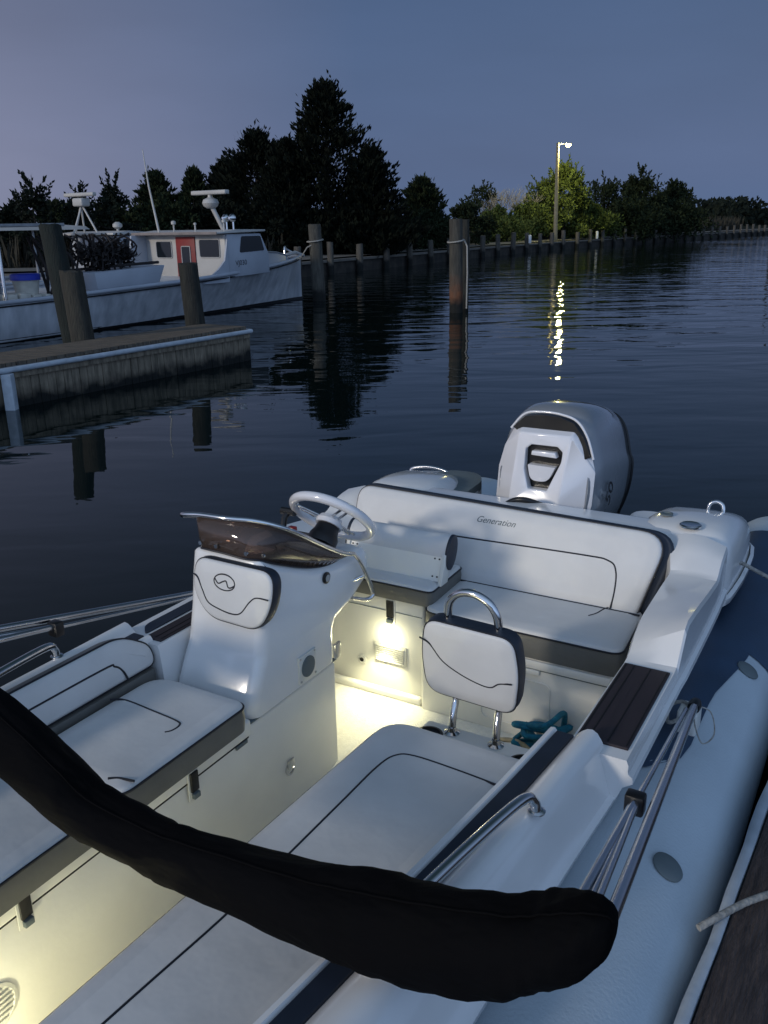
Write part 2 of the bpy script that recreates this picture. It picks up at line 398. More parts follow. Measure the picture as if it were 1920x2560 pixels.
# inflatable tubes
def tube_ring(y, x, z, r, n=28):
    return [(x + r * cos(2 * pi * k / n), y, z + r * sin(2 * pi * k / n)) for k in range(n)]
def boat_tube(sd):
    def X(x): return x if sd > 0 else 2 * CS - x
    path = []
    for y, x in ((5.30, -.50), (4.9, -.46), (4.4, -.435), (3.6, -.42), (3.0, -.42), (2.4, -.42), (1.8, -.42), (1.2, -.425), (.6, -.45), (.1, -.52), (-.4, -.68), (-.8, -.92), (-1.02, -1.15), (-1.08, CS)):
        path.append((X(x), y, .30 + (.05 if y < 0 else 0)))
    pts = smooth(path, 6); rad = []
    for p in pts:
        r = .225
        if p.y > 4.6: r = .225 * max(.12, 1 - ((p.y - 4.6) / .75) ** 1.8)
        rad.append(r)
    return pts, rad
for sd in (1, -1):
    pts, rad = boat_tube(sd)
    bm = bmesh.new(); add_tube(bm, pts, rad, 40)
    # colour zones: navy panel along the inner top and the stern, light grey elsewhere
    for f in bm.faces:
        c = f.calc_center_median(); x = c.x if sd > 0 else 2 * CS - c.x
    o = frombm('buoyancy_tube', bm, ['hyp'], boat, angle=60)
    # navy fabric panels laid over the tube, a few millimetres proud
    def panel(name, y0, y1, a0f, a1f, m, parent, ny=26, na=10, dr=.004):
        bm = bmesh.new(); g = []
        for i in range(ny + 1):
            y = y0 + (y1 - y0) * i / ny
            # interpolate the tube axis
            for j in range(len(pts) - 1):
                if (pts[j].y - y) * (pts[j + 1].y - y) <= 0: break
            t = (y - pts[j].y) / ((pts[j + 1].y - pts[j].y) or 1); c = pts[j].lerp(pts[j + 1], t); r = rad[j] + (rad[j + 1] - rad[j]) * t + dr
            a0 = a0f(y); a1 = a1f(y)
            row = []
            for k in range(na + 1):
                a = R(a0 + (a1 - a0) * k / na)
                row.append(bm.verts.new((c.x + sd * r * cos(a), y, c.z + r * sin(a))))
            g.append(row)
        for i in range(ny):
            for k in range(na): bm.faces.new((g[i][k], g[i][k + 1], g[i + 1][k + 1], g[i + 1][k]))
        return frombm(name, bm, m, parent, angle=60)
    panel('navy_panel', 2.22 if sd > 0 else 1.8, 4.50, lambda y: 150, lambda y: 100 - max(0, min(1, (y - 2.22) / .10)) * 22 - max(0, min(1, (y - 2.72) / .35)) * 14 , 'hypn', o)
    panel('navy_band', 3.12, 4.50, lambda y: 76, lambda y: 20 + 30 * max(0, min(1, (y - 3.5) / .4)), 'hypn', o)
    if sd > 0:
        for yy, aa in ((3.01, 60), (1.865, 62)):
            c = Vector((-.42, yy, .30)); nr = Vector((cos(R(aa)), 0, sin(R(aa))))
            l = lathe('valve_cap', [(.040, 0), (.040, .004), (.034, .009), (.010, .010)], 'disc', o, (0, 0, 0), 22)
            l.data.transform(Matrix.Translation(c + nr * .2255) @ Vector((0, 0, 1)).rotation_difference(nr).to_matrix().to_4x4())

# seat base and console liner (left of the aisle)
bmx = bmesh.new(); add_box(bmx, (-2.02, .3, .04), (-1.62, 2.385, .500), .014, 3)
sb = frombm('seat_locker', bmx, 'liner', boat)
for y0, y1, nm in ((1.375, 1.885, 'locker_lid'), (.72, 1.345, 'locker_lid')):
    l = box(nm, (-1.98, y0, .465), (-1.612, y1, .522), 'liner', sb, .008, 3)
    box('lid_shadow_gap', (-1.6195, y0 + .02, .4585), (-1.6175, y1 - .01, .4645), 'groove', l, 0)
    box('hinge', (-1.6185, y1 - .075, .448), (-1.6135, y1 - .02, .460), 'disc', l, .001)
def latch(x, y, z, parent, h=.085, w=.032, ax='x'):
    o = empty('latch', None, None); del_ = None
    o.parent = parent
    # built on the face whose outward normal is +x (ax x) or -y (ax y)
    def B(name, a, b, m, par, bev=.002):
        if ax == 'x': lo, hi = (x + a[2], y + a[0], z + a[1]), (x + b[2], y + b[0], z + b[1])
        else: lo, hi = (x + a[0], y - b[2], z + a[1]), (x + b[0], y - a[2], z + b[1])
        return box(name, lo, hi, m, par, bev)
    B('bezel', (-w / 2 - .006, -h / 2 - .006, 0), (w / 2 + .006, h / 2 + .006, .004), 'grille', o)
    B('strap', (-w / 2, -h / 2 + .022, .0042), (w / 2, h / 2, .011), 'blackp', o)
    B('pull', (-w / 2 + .003, -h / 2, .0042), (w / 2 - .003, -h / 2 + .018, .017), 'disc', o)
    return o
latch(-1.612, 1.607, .455, sb); latch(-1.612, 1.02, .472, sb)
# chrome flush pull on the locker face
fp = lathe('flush_pull', [(.027, 0), (.027, .004), (.020, .005), (.019, .002), (.005, .002)], 'chrome', sb, (0, 0, 0), 22)
fp.data.transform(Matrix.Translation((-1.6195, 2.08, .225)) @ Matrix.Rotation(pi / 2, 4, 'Y'))
box('pull_tongue', (-1.618, 2.062, .228), (-1.609, 2.098, .262), 'chrome', fp, .004)
# round speaker and light on the locker at the bow end
rv = lathe('round_vent', [(.065, 0), (.065, .004), (.056, .006), (.054, .003), (.004, .003)], 'grille', sb, (0, 0, 0), 28)
rv.data.transform(Matrix.Translation((-1.6195, .905, .265)) @ Matrix.Rotation(pi / 2, 4, 'Y'))
for k in range(7):
    zz = .265 - .042 + k * .014; w = (.05 ** 2 - (zz - .265) ** 2) ** .5
    box('vent_slat', (-1.6165, .905 - w, zz - .003), (-1.611, .905 + w, zz + .003), 'grille', rv, .001)

# console
prof = [(1.885, .505), (1.895, .56), (1.925, .62), (1.965, .70), (1.985, .80), (2.0, .93), (2.012, 1.002), (2.03, 1.010), (2.12, .968), (2.28, .895), (2.42, .862), (2.60, .862),
        (2.635, .855), (2.648, .80), (2.635, .735), (2.52, .68), (2.40, .648), (2.385, .62), (2.385, .505)]
XL, XR = -1.945, -1.612
secs = []
NS = 9
for k in range(NS + 1):                      # soft corners between the front and the two sides
    t = k / NS; x = XL + (XR - XL) * t
    edge = min(t, 1 - t) * (XR - XL)
    rr = .055; inset = rr - math.sqrt(max(0, rr * rr - (rr - min(edge, rr)) ** 2)) if edge < rr else 0
    secs.append((x, inset))
extra = [(XL, .040), (XL + .003, .026), (XL + .011, .013), (XL + .023, .004), (XL + .040, 0)]
cols = extra + [(XL + (XR - XL) * .5, 0)] + [(XL + XR - x, i) for x, i in extra[::-1]]
ps = [Vector((p[0], p[1])) for p in prof]
rounded_prof = rounded([tuple(p) for p in ps], .02, 3)
S_ = []
for x, ins in cols:
    q = rounded(offset([Vector(tuple(p)) for p in ps], ins) if ins else [Vector(tuple(p)) for p in ps], max(.002, .02 - ins * .5), 3)
    ring = []
    for p, p0 in zip(q, rounded_prof):
        zz = p.y if p0.y > .52 else p0.y
        taper = .018 * max(0, (p0.y - .62) / .4)             # narrower towards the top
        flare = .012 * max(0, (.62 - p0.y) / .12)
        xx = x + (taper if x < (XL + XR) / 2 - .01 else (-taper if x > (XL + XR) / 2 + .01 else 0))
        ring.append((xx, p.x, zz))
    S_.append(ring)
con = frombm('console', loft_bm(S_), 'gel', boat, angle=40)
box('base_seam', (-1.94, 1.889, .4985), (-1.6175, 2.388, .5045), 'disc', con, .001)
# upholstered backrest on the console front
nrm = Vector((0, -1, .13)).normalized(); Yv = Vector((0, .13, 1)).normalized(); Xv = Vector((1, 0, 0))
pad('console_backrest', [(-.158, .275), (.150, .272), (.148, .165), (.100, .075), (-.105, .080), (-.172, .165)], [.045, .05, .05, .05, .06, .05], (-1.712, 1.988, .718), Xv, Yv, .052,
    ['vinyl', 'navy'], con, edge=.012, pipe=.002,
    seams=[[(-.160, .218), (-.142, .208), (-.122, .172), (-.098, .135), (-.05, .120), (.0, .114), (.035, .124), (.068, .165), (.095, .185), (.140, .186)],
           [(-.032 + .042 * cos(a), .212 + .026 * sin(a)) for a in [2 * pi * k / 16 for k in range(17)]],
           [(-.071, .220), (-.057, .205), (-.039, .213), (-.025, .217), (-.017, .199), (-.005, .199), (.007, .207)]], seamr=.0026, dome=.004)
# windshield: smoked acrylic wrapped round the console top with a chrome rail
base_pts = smooth([(-1.890, 2.24, .945), (-1.890, 2.10, .975), (-1.882, 2.02, 1.006), (-1.84, 1.998, 1.016), (-1.76, 1.994, 1.016), (-1.69, 1.998, 1.010), (-1.648, 2.03, 1.000), (-1.634, 2.10, .966), (-1.632, 2.25, .902), (-1.632, 2.38, .868), (-1.632, 2.50, .866)], 5)
glass_top = smooth([(-1.905, 2.24, 1.04), (-1.905, 2.11, 1.09), (-1.898, 2.025, 1.120), (-1.86, 2.008, 1.128), (-1.76, 2.012, 1.128), (-1.68, 2.045, 1.122), (-1.625, 2.09, 1.100), (-1.60, 2.16, 1.060), (-1.597, 2.28, .985), (-1.60, 2.42, .905), (-1.603, 2.50, .875)], 5)
rail_key = smooth([(-1.925, 2.06, 1.100), (-1.945, 2.02, 1.110), (-1.930, 2.000, 1.122), (-1.86, 2.004, 1.130), (-1.76, 2.012, 1.131), (-1.68, 2.045, 1.125), (-1.625, 2.09, 1.103), (-1.60, 2.16, 1.062), (-1.597, 2.28, .987), (-1.60, 2.42, .906), (-1.603, 2.50, .875)], 5)
bm = bmesh.new(); va = [bm.verts.new(p) for p in base_pts]; vb = [bm.verts.new(p - Vector((0, 0, .004))) for p in glass_top]
for i in range(len(va) - 1): bm.faces.new((va[i], va[i + 1], vb[i + 1], vb[i]))
ws = frombm('windshield', bm, 'tint', con, angle=80)
md = ws.modifiers.new('Solid', 'SOLIDIFY'); md.thickness = .005
rail = list(rail_key) + smooth([(-1.597, 2.52, .85), (-1.592, 2.55, .80), (-1.588, 2.60, .700), (-1.588, 2.598, .675), (-1.60, 2.57, .670), (-1.62, 2.51, .695)], 5)
tube('windshield_rail', rail, .0078, 'chrome', con, 12)
tube('rail_stay', [(-1.640, 2.50, .752), (-1.594, 2.545, .775)], .006, 'chrome', con)
tube('screen_gasket', [p + Vector((0, 0, .002)) for p in base_pts], .0035, 'pipe', con, 6)
for p in (base_pts[12], base_pts[18], base_pts[26], base_pts[31]):
    lathe('screen_screw', [(.007, -.003), (.007, .003), (.004, .005)], 'chrome', con, tuple(p + Vector((0, -.004, .022))), 12, 'Y')
# power socket and speaker on the console side
so_ = lathe('power_socket', [(.021, 0), (.021, .005), (.015, .007), (.013, .003), (.002, .003)], 'blackp', con, (0, 0, 0), 22)
so_.data.transform(Matrix.Translation((-1.621, 2.345, .835)) @ Matrix.Rotation(pi / 2, 4, 'Y'))
r0 = lathe('socket_ring', [(.013, 0), (.013, .002), (.008, .002)], 'chrome', so_, (0, 0, 0), 18); r0.data.transform(Matrix.Translation((-1.6145, 2.345, .835)) @ Matrix.Rotation(pi / 2, 4, 'Y'))
spk = box('speaker', (-1.6135, 2.145, .516), (-1.6060, 2.245, .616), 'grille', con, .002)
sr = lathe('speaker_cone', [(.038, 0), (.038, .003), (.030, .004), (.003, .002)], 'disc', spk, (0, 0, 0), 24); sr.data.transform(Matrix.Translation((-1.6058, 2.195, .566)) @ Matrix.Rotation(pi / 2, 4, 'Y'))
for dy in (-.042, .042):
    for dz in (-.042, .042):
        s_ = lathe('screw', [(.004, 0), (.004, .002), (.001, .002)], 'chrome', spk, (0, 0, 0), 8); s_.data.transform(Matrix.Translation((-1.6058, 2.195 + dy, .566 + dz)) @ Matrix.Rotation(pi / 2, 4, 'Y'))
box('door_hinge', (-1.6125, 2.36, .515), (-1.602, 2.396, .575), 'chrome', con, .003)
# dashboard bits and steering wheel
box('dash_panel', (-1.90, 2.32, .915), (-1.68, 2.50, .925), 'blackp', con, .003)
wc = Vector((-1.720, 2.545, .985)); wn = Vector((0, .70, .71)).normalized()      # wheel lies tilted towards the helm seat
helm = lathe('helm_hub', [(.055, 0), (.055, .03), (.046, .05), (.040, .085), (.028, .09)], 'blackp', con, (0, 0, 0), 24)
helm.data.transform(Matrix.Translation(wc - wn * .115) @ Vector((0, 0, 1)).rotation_difference(wn).to_matrix().to_4x4())
wx = Vector((1, 0, 0)); wx = (wx - wn * wx.dot(wn)).normalized(); wy = wn.cross(wx)
sw = tube('steering_wheel', [wc + (wx * cos(a) + wy * sin(a)) * .152 for a in [2 * pi * k / 48 for k in range(48)]], .0178, 'mwhite', boat, 14, True)
hb = lathe('wheel_hub', [(.05, -.028), (.054, -.012), (.045, .004), (.02, .008)], 'mwhite', sw, (0, 0, 0), 24)
hb.data.transform(Matrix.Translation(wc - wn * .012) @ Vector((0, 0, 1)).rotation_difference(wn).to_matrix().to_4x4())
for ang in (80, 200, 320):
    for dx in (-.012, .012):
        d = wx * cos(R(ang)) + wy * sin(R(ang)); p = wn.cross(d) * dx
        tube('spoke', [wc - wn * .014 + d * .04 + p, wc + d * .146 + p], .0050, 'chrome', sw, 8)
box('kill_switch', (-1.90, 2.50, .90), (-1.868, 2.53, .93), 'red', con, .006)
bm = bmesh.new(); add_tube(bm, [(-1.90, 2.47, .90), (-1.905, 2.50, .965), (-1.90, 2.52, .985)], .012, 10); add_tube(bm, [(-1.93, 2.52, .985), (-1.87, 2.52, .985)], .015, 10)
frombm('throttle_lever', bm, 'blackp', con)

# forward seat in front of the console
Z1 = (0, 0, 1)
pad('console_seat', [(-.375, 0), (0, 0), (0, .525), (-.375, .525)], [.03, .05, .04, .09], (-1.578, 1.310, .528), (1, 0, 0), (0, 1, 0), .092, ['vinyl', 'vgrey'], boat, edge=.016,
    seams=[[(-.375, .325), (-.33, .345), (-.20, .338), (-.105, .330), (-.083, .315), (-.083, .285), (-.095, .268)], [(0, .055), (-.045, .045), (-.07, .03)]])
pad('bow_seat', [(-.60, 0), (0, 0), (0, .66), (-.60, .66)], [.03, .03, .04, .04], (-1.578, .630, .528), (1, 0, 0), (0, 1, 0), .092, ['vinyl', 'vgrey'], boat, edge=.016)
# side backrest on the far coaming
Xb = Vector((0, 1, 0)); Yb = Vector((-.28, 0, 1)).normalized()
pad('side_backrest', [(0, 0), (1.15, 0), (1.15, .065), (1.05, .136), (0, .136)], [.02, .03, .05, .06, .02], (-2.020, .70, .632), Xb, Yb, .06, ['vinyl', 'vgrey'], boat, edge=.014,
    seams=[[(1.02, .0), (1.01, .035), (.985, .062), (.93, .072), (.5, .072), (.02, .072)]])
box('side_backrest_base', (-2.06, .70, .50), (-1.966, 1.85, .634), 'vgrey', boat, .012)
bm = bmesh.new(); add_box(bm, (-2.10, .3, .16), (-2.03, 3.0, .66), .01); frombm('far_inner_wall', bm, 'liner', boat)

# right-hand bench along the coaming
bb = prism_bm([(-1.165, .2), (-.80, .2), (-.700, 2.24), (-1.165, 2.24)], 2, .04, .465, .012, 2); rb = frombm('side_bench_box', bb, 'liner', boat)
pad('side_bench_cushion', [(-1.27, .28), (-.905, .28), (-.745, 2.045), (-1.205, 2.06)], [.02, .02, .02, .10], (0, 0, .466), (1, 0, 0), (0, 1, 0), .094, ['vinyl', 'vgrey'], boat, edge=.020,
    seams=[[(-1.165, .30), (-1.125, .9), (-1.105, 1.2), (-1.10, 1.6), (-1.098, 1.80), (-1.08, 1.875), (-1.03, 1.898), (-.90, 1.895), (-.775, 1.885)]])
for (x, y) in ((-1.12, 2.155), (-.80, 2.15)):
    r_ = lathe('cup_holder', [(.046, .466), (.046, .469), (.038, .471), (.036, .466), (.033, .40), (.004, .40)], 'blackp', rb, (x, y, 0), 26)
# folding passenger backrest with grab loop
pb0 = Vector((-.985, 2.235, .60))
Xp = Vector((1, -.05, 0)).normalized(); Yp = Vector((0, -.16, 1)).normalized()
pz = pad('folding_backrest', [(-.155, 0), (.145, 0), (.165, .148), (.150, .270), (-.140, .270), (-.165, .145)], [.055, .05, .05, .045, .045, .06], (-.985, 2.235, .610), Xp, Yp, .058, ['vinyl', 'navy'], boat, edge=.011, pipe=.0026,
     seams=[[(-.160, .205), (-.125, .190), (-.085, .140), (-.03, .110), (.03, .092), (.075, .090), (.105, .112), (.145, .122)]], seamr=.0030)
nn = Xp.cross(Yp)
def PP(a, b, h=.02): return Vector((-.985, 2.235, .610)) + Xp * a + Yp * b + nn * h
tube('grab_loop', smooth([PP(-.075, .245), PP(-.077, .295), PP(-.065, .338), PP(-.03, .369), (PP(.015, .376)), PP(.06, .357), PP(.085, .318), PP(.090, .265), PP(.090, .235)], 6), .0125, 'chrome', pz, 12)
for a in (-.085, .065):
    pst = tube('post', smooth([PP(a, .12, -.005), PP(a, .02, -.005), PP(a, -.04, -.004), Vector((-.985 + a + .004, 2.222, .520)), Vector((-.985 + a + .010, 2.200, .468))], 5), .0115, 'chrome', pz, 12)
    q = Vector((-.985 + a + .010, 2.200, .467))
    lathe('post_foot', [(.026, -.004), (.026, .002), (.016, .008), (.012, .02)], 'chrome', pst, tuple(q), 18)

# aft bench: locker, cushions, backrest
lk = box('aft_locker', (-1.462, 2.745, .15), (-.70, 3.25, .50), 'liner', boat, .012, 3)
box('locker_rim', (-1.455, 2.735, .455), (-.71, 2.75, .488), 'liner', lk, .004)
box('rim_shadow', (-1.45, 2.7415, .449), (-.715, 2.7445, .454), 'disc', lk, 0)
box('lid_tab', (-1.06, 2.733, .432), (-.97, 2.7445, .452), 'liner', lk, .003)
bm = bmesh.new(); q = rounded([(-1.20, .20), (-.93, .20), (-.93, .40), (-1.20, .40)], .03, 5)
add_tube(bm, [(p.x, 2.7435, p.y) for p in q], .003, 6, True); frombm('hatch_outline', bm, 'liner', lk)
l2 = box('helm_locker', (-2.04, 2.785, .15), (-1.468, 3.25, .592), 'liner', boat, .012, 3)
box('seam_line', (-2.02, 2.7835, .530), (-1.475, 2.7848, .533), 'disc', l2, 0)
latch(-1.617, 2.785, .532, l2, ax='y', h=.095)
cl = box('courtesy_light', (-1.633, 2.776, .418), (-1.601, 2.785, .436), 'led', l2, .002)
vg = box('vent_grille', (-1.695, 2.778, .300), (-1.545, 2.7855, .385), 'grille', l2, .003)
for k in range(8): box('louvre', (-1.685, 2.772, .308 + k * .009), (-1.555, 2.7778, .3125 + k * .009), 'grille', vg, .001)
dp = lathe('drain_fitting', [(.022, 0), (.022, .005), (.012, .008), (.010, .003), (.002, .003)], 'grille', l2, (0, 0, 0), 18); dp.data.transform(Matrix.Translation((-1.757, 2.785, .285)) @ Matrix.Rotation(pi / 2, 4, 'X'))
dq = lathe('drain_hole', [(.009, 0), (.009, .002), (.001, .002)], 'blackp', dp, (0, 0, 0), 14); dq.data.transform(Matrix.Translation((-1.757, 2.780, .285)) @ Matrix.Rotation(pi / 2, 4, 'X'))
box('toe_moulding', (-2.0, 2.755, .152), (-1.47, 2.785, .188), 'liner', l2, .012, 4)
pad('aft_bench_cushion', [(-1.450, 2.735), (-.678, 2.735), (-.700, 3.10), (-1.455, 3.10)], [.06, .05, .02, .03], (0, 0, .497), (1, 0, 0), (0, 1, 0), .106, ['vinyl', 'vgrey'], boat, edge=.018,
    seams=[[(-.80, 3.09), (-.83, 3.04), (-.845, 2.985), (-.865, 2.95)], ])
pad('helm_seat_cushion', [(-2.02, 2.765), (-1.425, 2.765), (-1.435, 3.06), (-2.02, 3.06)], [.04, .03, .02, .02], (0, 0, .593), (1, 0, 0), (0, 1, 0), .076, ['vinyl', 'vgrey'], boat, edge=.016)
Yr = Vector((0, .40, 1)).normalized(); Xr = Vector((1, 0, 0))
def rr_(a, b, h=0): return Vector((CS, 3.075, .572)) + Xr * a + Yr * b + Xr.cross(Yr) * h
br = pad('aft_backrest', [(-.67, 0), (.60, 0), (.678, .325), (-.678, .345)], [.02, .03, .11, .07], (CS, 3.095, .572), Xr, Yr, .050, ['vinyl', 'navy'], boat, edge=.016, pipe=.003, dome=.006,
    seams=[[(-.505, .150), (-.485, .180), (-.44, .188), (-.2, .188), (.35, .200), (.47, .195), (.505, .160), (.512, .08), (.505, .0)], [(-.62, .006), (.0, .004), (.575, .006)]])
tube('backrest_gap_shadow', [(-1.43, 3.042, .607), (-.70, 3.042, .607)], .0045, 'pipe', br, 6)  # dark tube drawn as the shade where backrest meets cushion
tb = box('transom_cap', (-2.00, 3.235, .45), (-.66, 3.50, .845), 'gel', boat, .03, 4)
pad('backrest_board', [(-.69, .0), (.63, 0), (.71, .325), (-.69, .352)], [.02, .03, .12, .08], (CS, 3.118, .572), Xr, Yr, .02, ['navy', 'navy'], br, edge=.006, pipe=0)
text('backrest_lettering', 'Generation', .037, 'disc', br, tuple(Vector((CS, 3.095, .572)) + Xr * -.008 + Yr * .262 + Xr.cross(Yr) * .0565), Xr, Yr, .45)
# flip-down helm bolster standing on the helm seat
bolster = empty('helm_bolster', None, None); bolster.parent = boat
bm = bmesh.new(); pr = []
cx, cz, hw, hh = 2.915, .775, .042, .066
for k in range(20):
    a = 2 * pi * k / 20
    pr.append((cx + hw * cos(a) + .25 * hh * sin(a), cz + hh * sin(a)))
bmp = prism_bm(pr, 0, -1.865, -1.422, 0); bo = frombm('bolster_pad', bmp, 'vinyl', bolster, angle=50)
pr2 = [(cx + (p[0] - cx) * 1.03, cz + (p[1] - cz) * 1.03) for p in pr]
for x0, x1 in ((-1.422, -1.407), (-1.88, -1.865)): frombm('bolster_end', prism_bm(pr2, 0, x0, x1, .003, 2), 'navy', bolster)
pan = prism_bm([(2.840, .672), (2.850, .672), (2.886, .778), (2.876, .778)], 0, -1.85, -1.432, .001, 1); pnl = frombm('bolster_panel', pan, 'liner', bolster)
for x0, x1 in ((-1.432, -1.414), (-1.868, -1.85)):
    ar = frombm('bolster_arm', prism_bm([(2.826, .660), (2.885, .660), (2.925, .765), (2.868, .778)], 0, x0, x1, .003, 2), 'grille', bolster)
for xx in (-1.452, -1.83):
    for dx in (-.010, .010):
        for zz in (.690, .756):
            s_ = lathe('screw', [(.004, 0), (.004, .002), (.001, .002)], 'blackp', pnl, (0, 0, 0), 8)
            s_.data.transform(Matrix.Translation((xx + dx, 2.841 + (zz - .672) * .34, zz)) @ Matrix.Rotation(pi / 2, 4, 'X'))

# swim steps and fittings at the stern
def hump_handle(x, y, z, parent, wx=.10):
    tube('stern_handle', smooth([(x - wx / 2, y, z - .05), (x - wx / 2 + .003, y + .006, z + .0), (x - wx * .3, y + .01, z + .018), (x, y + .012, z + .024), (x + wx * .3, y + .01, z + .018), (x + wx / 2 - .003, y + .006, z), (x + wx / 2, y, z - .05)], 5), .009, 'chrome', parent)
hump_handle(-.585, 3.76, .838, hr, .065)
fc = lathe('fuel_cap', [(.042, 0), (.042, .006), (.036, .010), (.030, .008), (.004, .009)], 'chrome', hr, (-.615, 3.40, .862), 24)
lathe('rod_holder', [(.026, 0), (.026, .005), (.018, .006), (.016, .002), (.003, .002)], 'disc', hr, (-.73, 3.50, .864), 20)
# left swim platform with its dome and rail
bm = prism_bm([(p.x, p.y) for p in rounded([(-2.20, 3.45), (-1.66, 3.45), (-1.70, 3.85), (-1.78, 4.02), (-2.12, 4.02), (-2.20, 3.85)], .10, 6)], 2, .42, .755, .03, 4)
sp = frombm('swim_platform', bm, 'gel', boat)
d_ = frombm('step_dome', prism_bm([(p.x, p.y) for p in rounded([(-1.98, 3.55), (-1.68, 3.55), (-1.70, 3.86), (-1.78, 3.98), (-1.96, 3.96)], .07, 6)], 2, .745, .79, .018, 4), 'disc', sp)
hump_handle(-2.03, 3.92, .775, sp, .23)
bm = prism_bm([(p.x, p.y) for p in rounded([(-.98, 3.45), (-.60, 3.45), (-.60, 3.9), (-.70, 4.02), (-.98, 4.02)], .08, 6)], 2, .42, .70, .03, 4)
frombm('swim_platform', bm, 'gel', boat)
tube('hydraulic_hose', smooth([(-1.40, 3.42, .83), (-1.36, 3.44, .852), (-1.31, 3.45, .854), (-1.24, 3.5, .82)], 6), .013, 'blackp', boat)
# cleat
ck = empty('cleat', None, None); ck.parent = boat
tube('cleat_horn', smooth([(-.475, 3.47, .66), (-.47, 3.52, .675), (-.462, 3.58, .675), (-.458, 3.63, .66)], 4), .009, 'chrome', ck)
for yy in (3.53, 3.57): tube('cleat_foot', [(-.470, yy, .62), (-.466, yy, .675)], .008, 'chrome', ck, 8)

# outboard motor
mo = empty('outboard_motor', None, None); mo.parent = boat
MC = -1.318
def mring(y, k, ztop, zbot, kw=1.):
    pr = [(0, ztop), (.085, ztop - .005), (.145, ztop - .03), (.185, ztop - .09), (.215, ztop - .20), (.232, (ztop + zbot) / 2 + .02), (.225, zbot + .16), (.19, zbot + .04), (.15, zbot)]
    pr = [(x * k, z) for x, z in pr]
    full = pr + [(-x, z) for x, z in pr[::-1] if x > 0]
    sm = smooth([(x, z, 0) for x, z in full], 4, True)
    return [(MC + p.x, y + .10 * (p.y - .9), p.y) for p in sm]
R_ = [mring(3.66, .90, 1.150, .62), mring(3.69, .98, 1.195, .59), mring(3.80, 1.03, 1.212, .57), mring(3.97, 1.06, 1.195, .55), mring(4.15, 1.05, 1.155, .55), mring(4.30, .99, 1.10, .56), mring(4.38, .86, 1.03, .58), mring(4.42, .6, .96, .62)]
cw = frombm('cowling', loft_bm(R_), 'mgrey', mo, angle=50)
# rear dark edge strip
tube('cowl_edge_trim', [Vector(p) + Vector((0, .0, 0)) for p in mring(4.315, .985, 1.092, .562)], .010, 'blackp', cw, 6, True)
# dark air intake arch behind the front mask
intake = [(-.150, 1.125), (-.095, 1.178), (-.02, 1.190), (.06, 1.188), (.130, 1.165), (.178, 1.105), (.212, 1.02), (.19, 1.01), (.12, 1.08), (-.10, 1.09)]
frombm('air_intake', prism_bm([(MC + x, z) for x, z in intake], 1, 3.655, 3.70, 0), 'blackp', mo)
tube('intake_lip', smooth([(MC - .165, 3.672, 1.115), (MC - .10, 3.672, 1.186), (MC - .02, 3.672, 1.200), (MC + .065, 3.672, 1.196), (MC + .140, 3.672, 1.172), (MC + .190, 3.672, 1.105), (MC + .222, 3.672, 1.01)], 6), .006, 'mwhite', mo, 8)
# faceted white front mask: centre panel and side facets
cen = [(-.105, 1.118), (.135, 1.118), (.098, .80), (.09, .62), (-.13, .62), (-.128, .80)]
outer = [(-.150, 1.120), (-.195, 1.035), (-.225, .93), (-.232, .78), (-.20, .62), (.19, .62), (.225, .80), (.232, .95), (.205, 1.035), (.165, 1.10)]
bm = bmesh.new()
def V(x, y, z): return bm.verts.new((MC + x, y + .10 * (z - .9), z))
hole = [(-.070, 1.040), (-.045, 1.062), (.075, 1.062), (.100, 1.040), (.098, 1.0), (.040, .862), (-.048, .862), (-.072, .95)]
co_ = [V(-.105, 3.60, 1.112), V(.135, 3.60, 1.112), V(.098, 3.585, .80), V(.09, 3.60, .62), V(-.13, 3.60, .62), V(-.128, 3.585, .80)]
tl = V(-.105, 3.665, 1.142); tr = V(.138, 3.665, 1.142)
L_ = [V(-.155, 3.665, 1.115), V(-.198, 3.67, 1.03), V(-.225, 3.68, .93), V(-.230, 3.68, .78), V(-.20, 3.68, .62)]
G_ = [V(.170, 3.665, 1.105), V(.208, 3.67, 1.03), V(.230, 3.68, .95), V(.226, 3.68, .80), V(.19, 3.68, .62)]
bm.faces.new((co_[0], co_[1], tr, tl))
bm.faces.new((co_[0], tl, L_[0])); bm.faces.new((co_[0], L_[0], L_[1])); bm.faces.new((co_[0], L_[1], L_[2])); bm.faces.new((co_[0], L_[2], co_[5])); bm.faces.new((co_[5], L_[2], L_[3])); bm.faces.new((co_[5], L_[3], L_[4], co_[4]))
bm.faces.new((co_[1], G_[0], tr)); bm.faces.new((co_[1], G_[1], G_[0])); bm.faces.new((co_[1], G_[2], G_[1])); bm.faces.new((co_[1], co_[2], G_[2])); bm.faces.new((co_[2], G_[3], G_[2])); bm.faces.new((co_[2], co_[3], G_[4], G_[3]))
bm.faces.new((co_[2], co_[5], co_[4], co_[3]))
# upper centre panel with the grille opening cut into it
hv = [V(x, 3.598 - .0, z) for x, z in hole]
hb_ = [V(x, 3.64, z) for x, z in hole]
def q(*a): bm.faces.new(a)
q(co_[0], hv[0], hv[1]); q(co_[0], hv[1], hv[2], co_[1]); q(co_[1], hv[2], hv[3]); q(co_[1], hv[3], hv[4]); q(co_[1], hv[4], co_[2]); q(co_[2], hv[4], hv[5]); q(co_[2], hv[5], hv[6], co_[5]); q(co_[5], hv[6], hv[7]); q(co_[5], hv[7], co_[0]); q(co_[0], hv[7], hv[0])
for k in range(8): q(hv[k], hb_[k], hb_[(k + 1) % 8], hv[(k + 1) % 8])
mask = frombm('front_mask', bm, 'mwhite', mo, angle=18)
bv = mask.modifiers.new('Bevel', 'BEVEL'); bv.width = .006; bv.segments = 3; bv.limit_method = 'ANGLE'; bv.angle_limit = R(12)
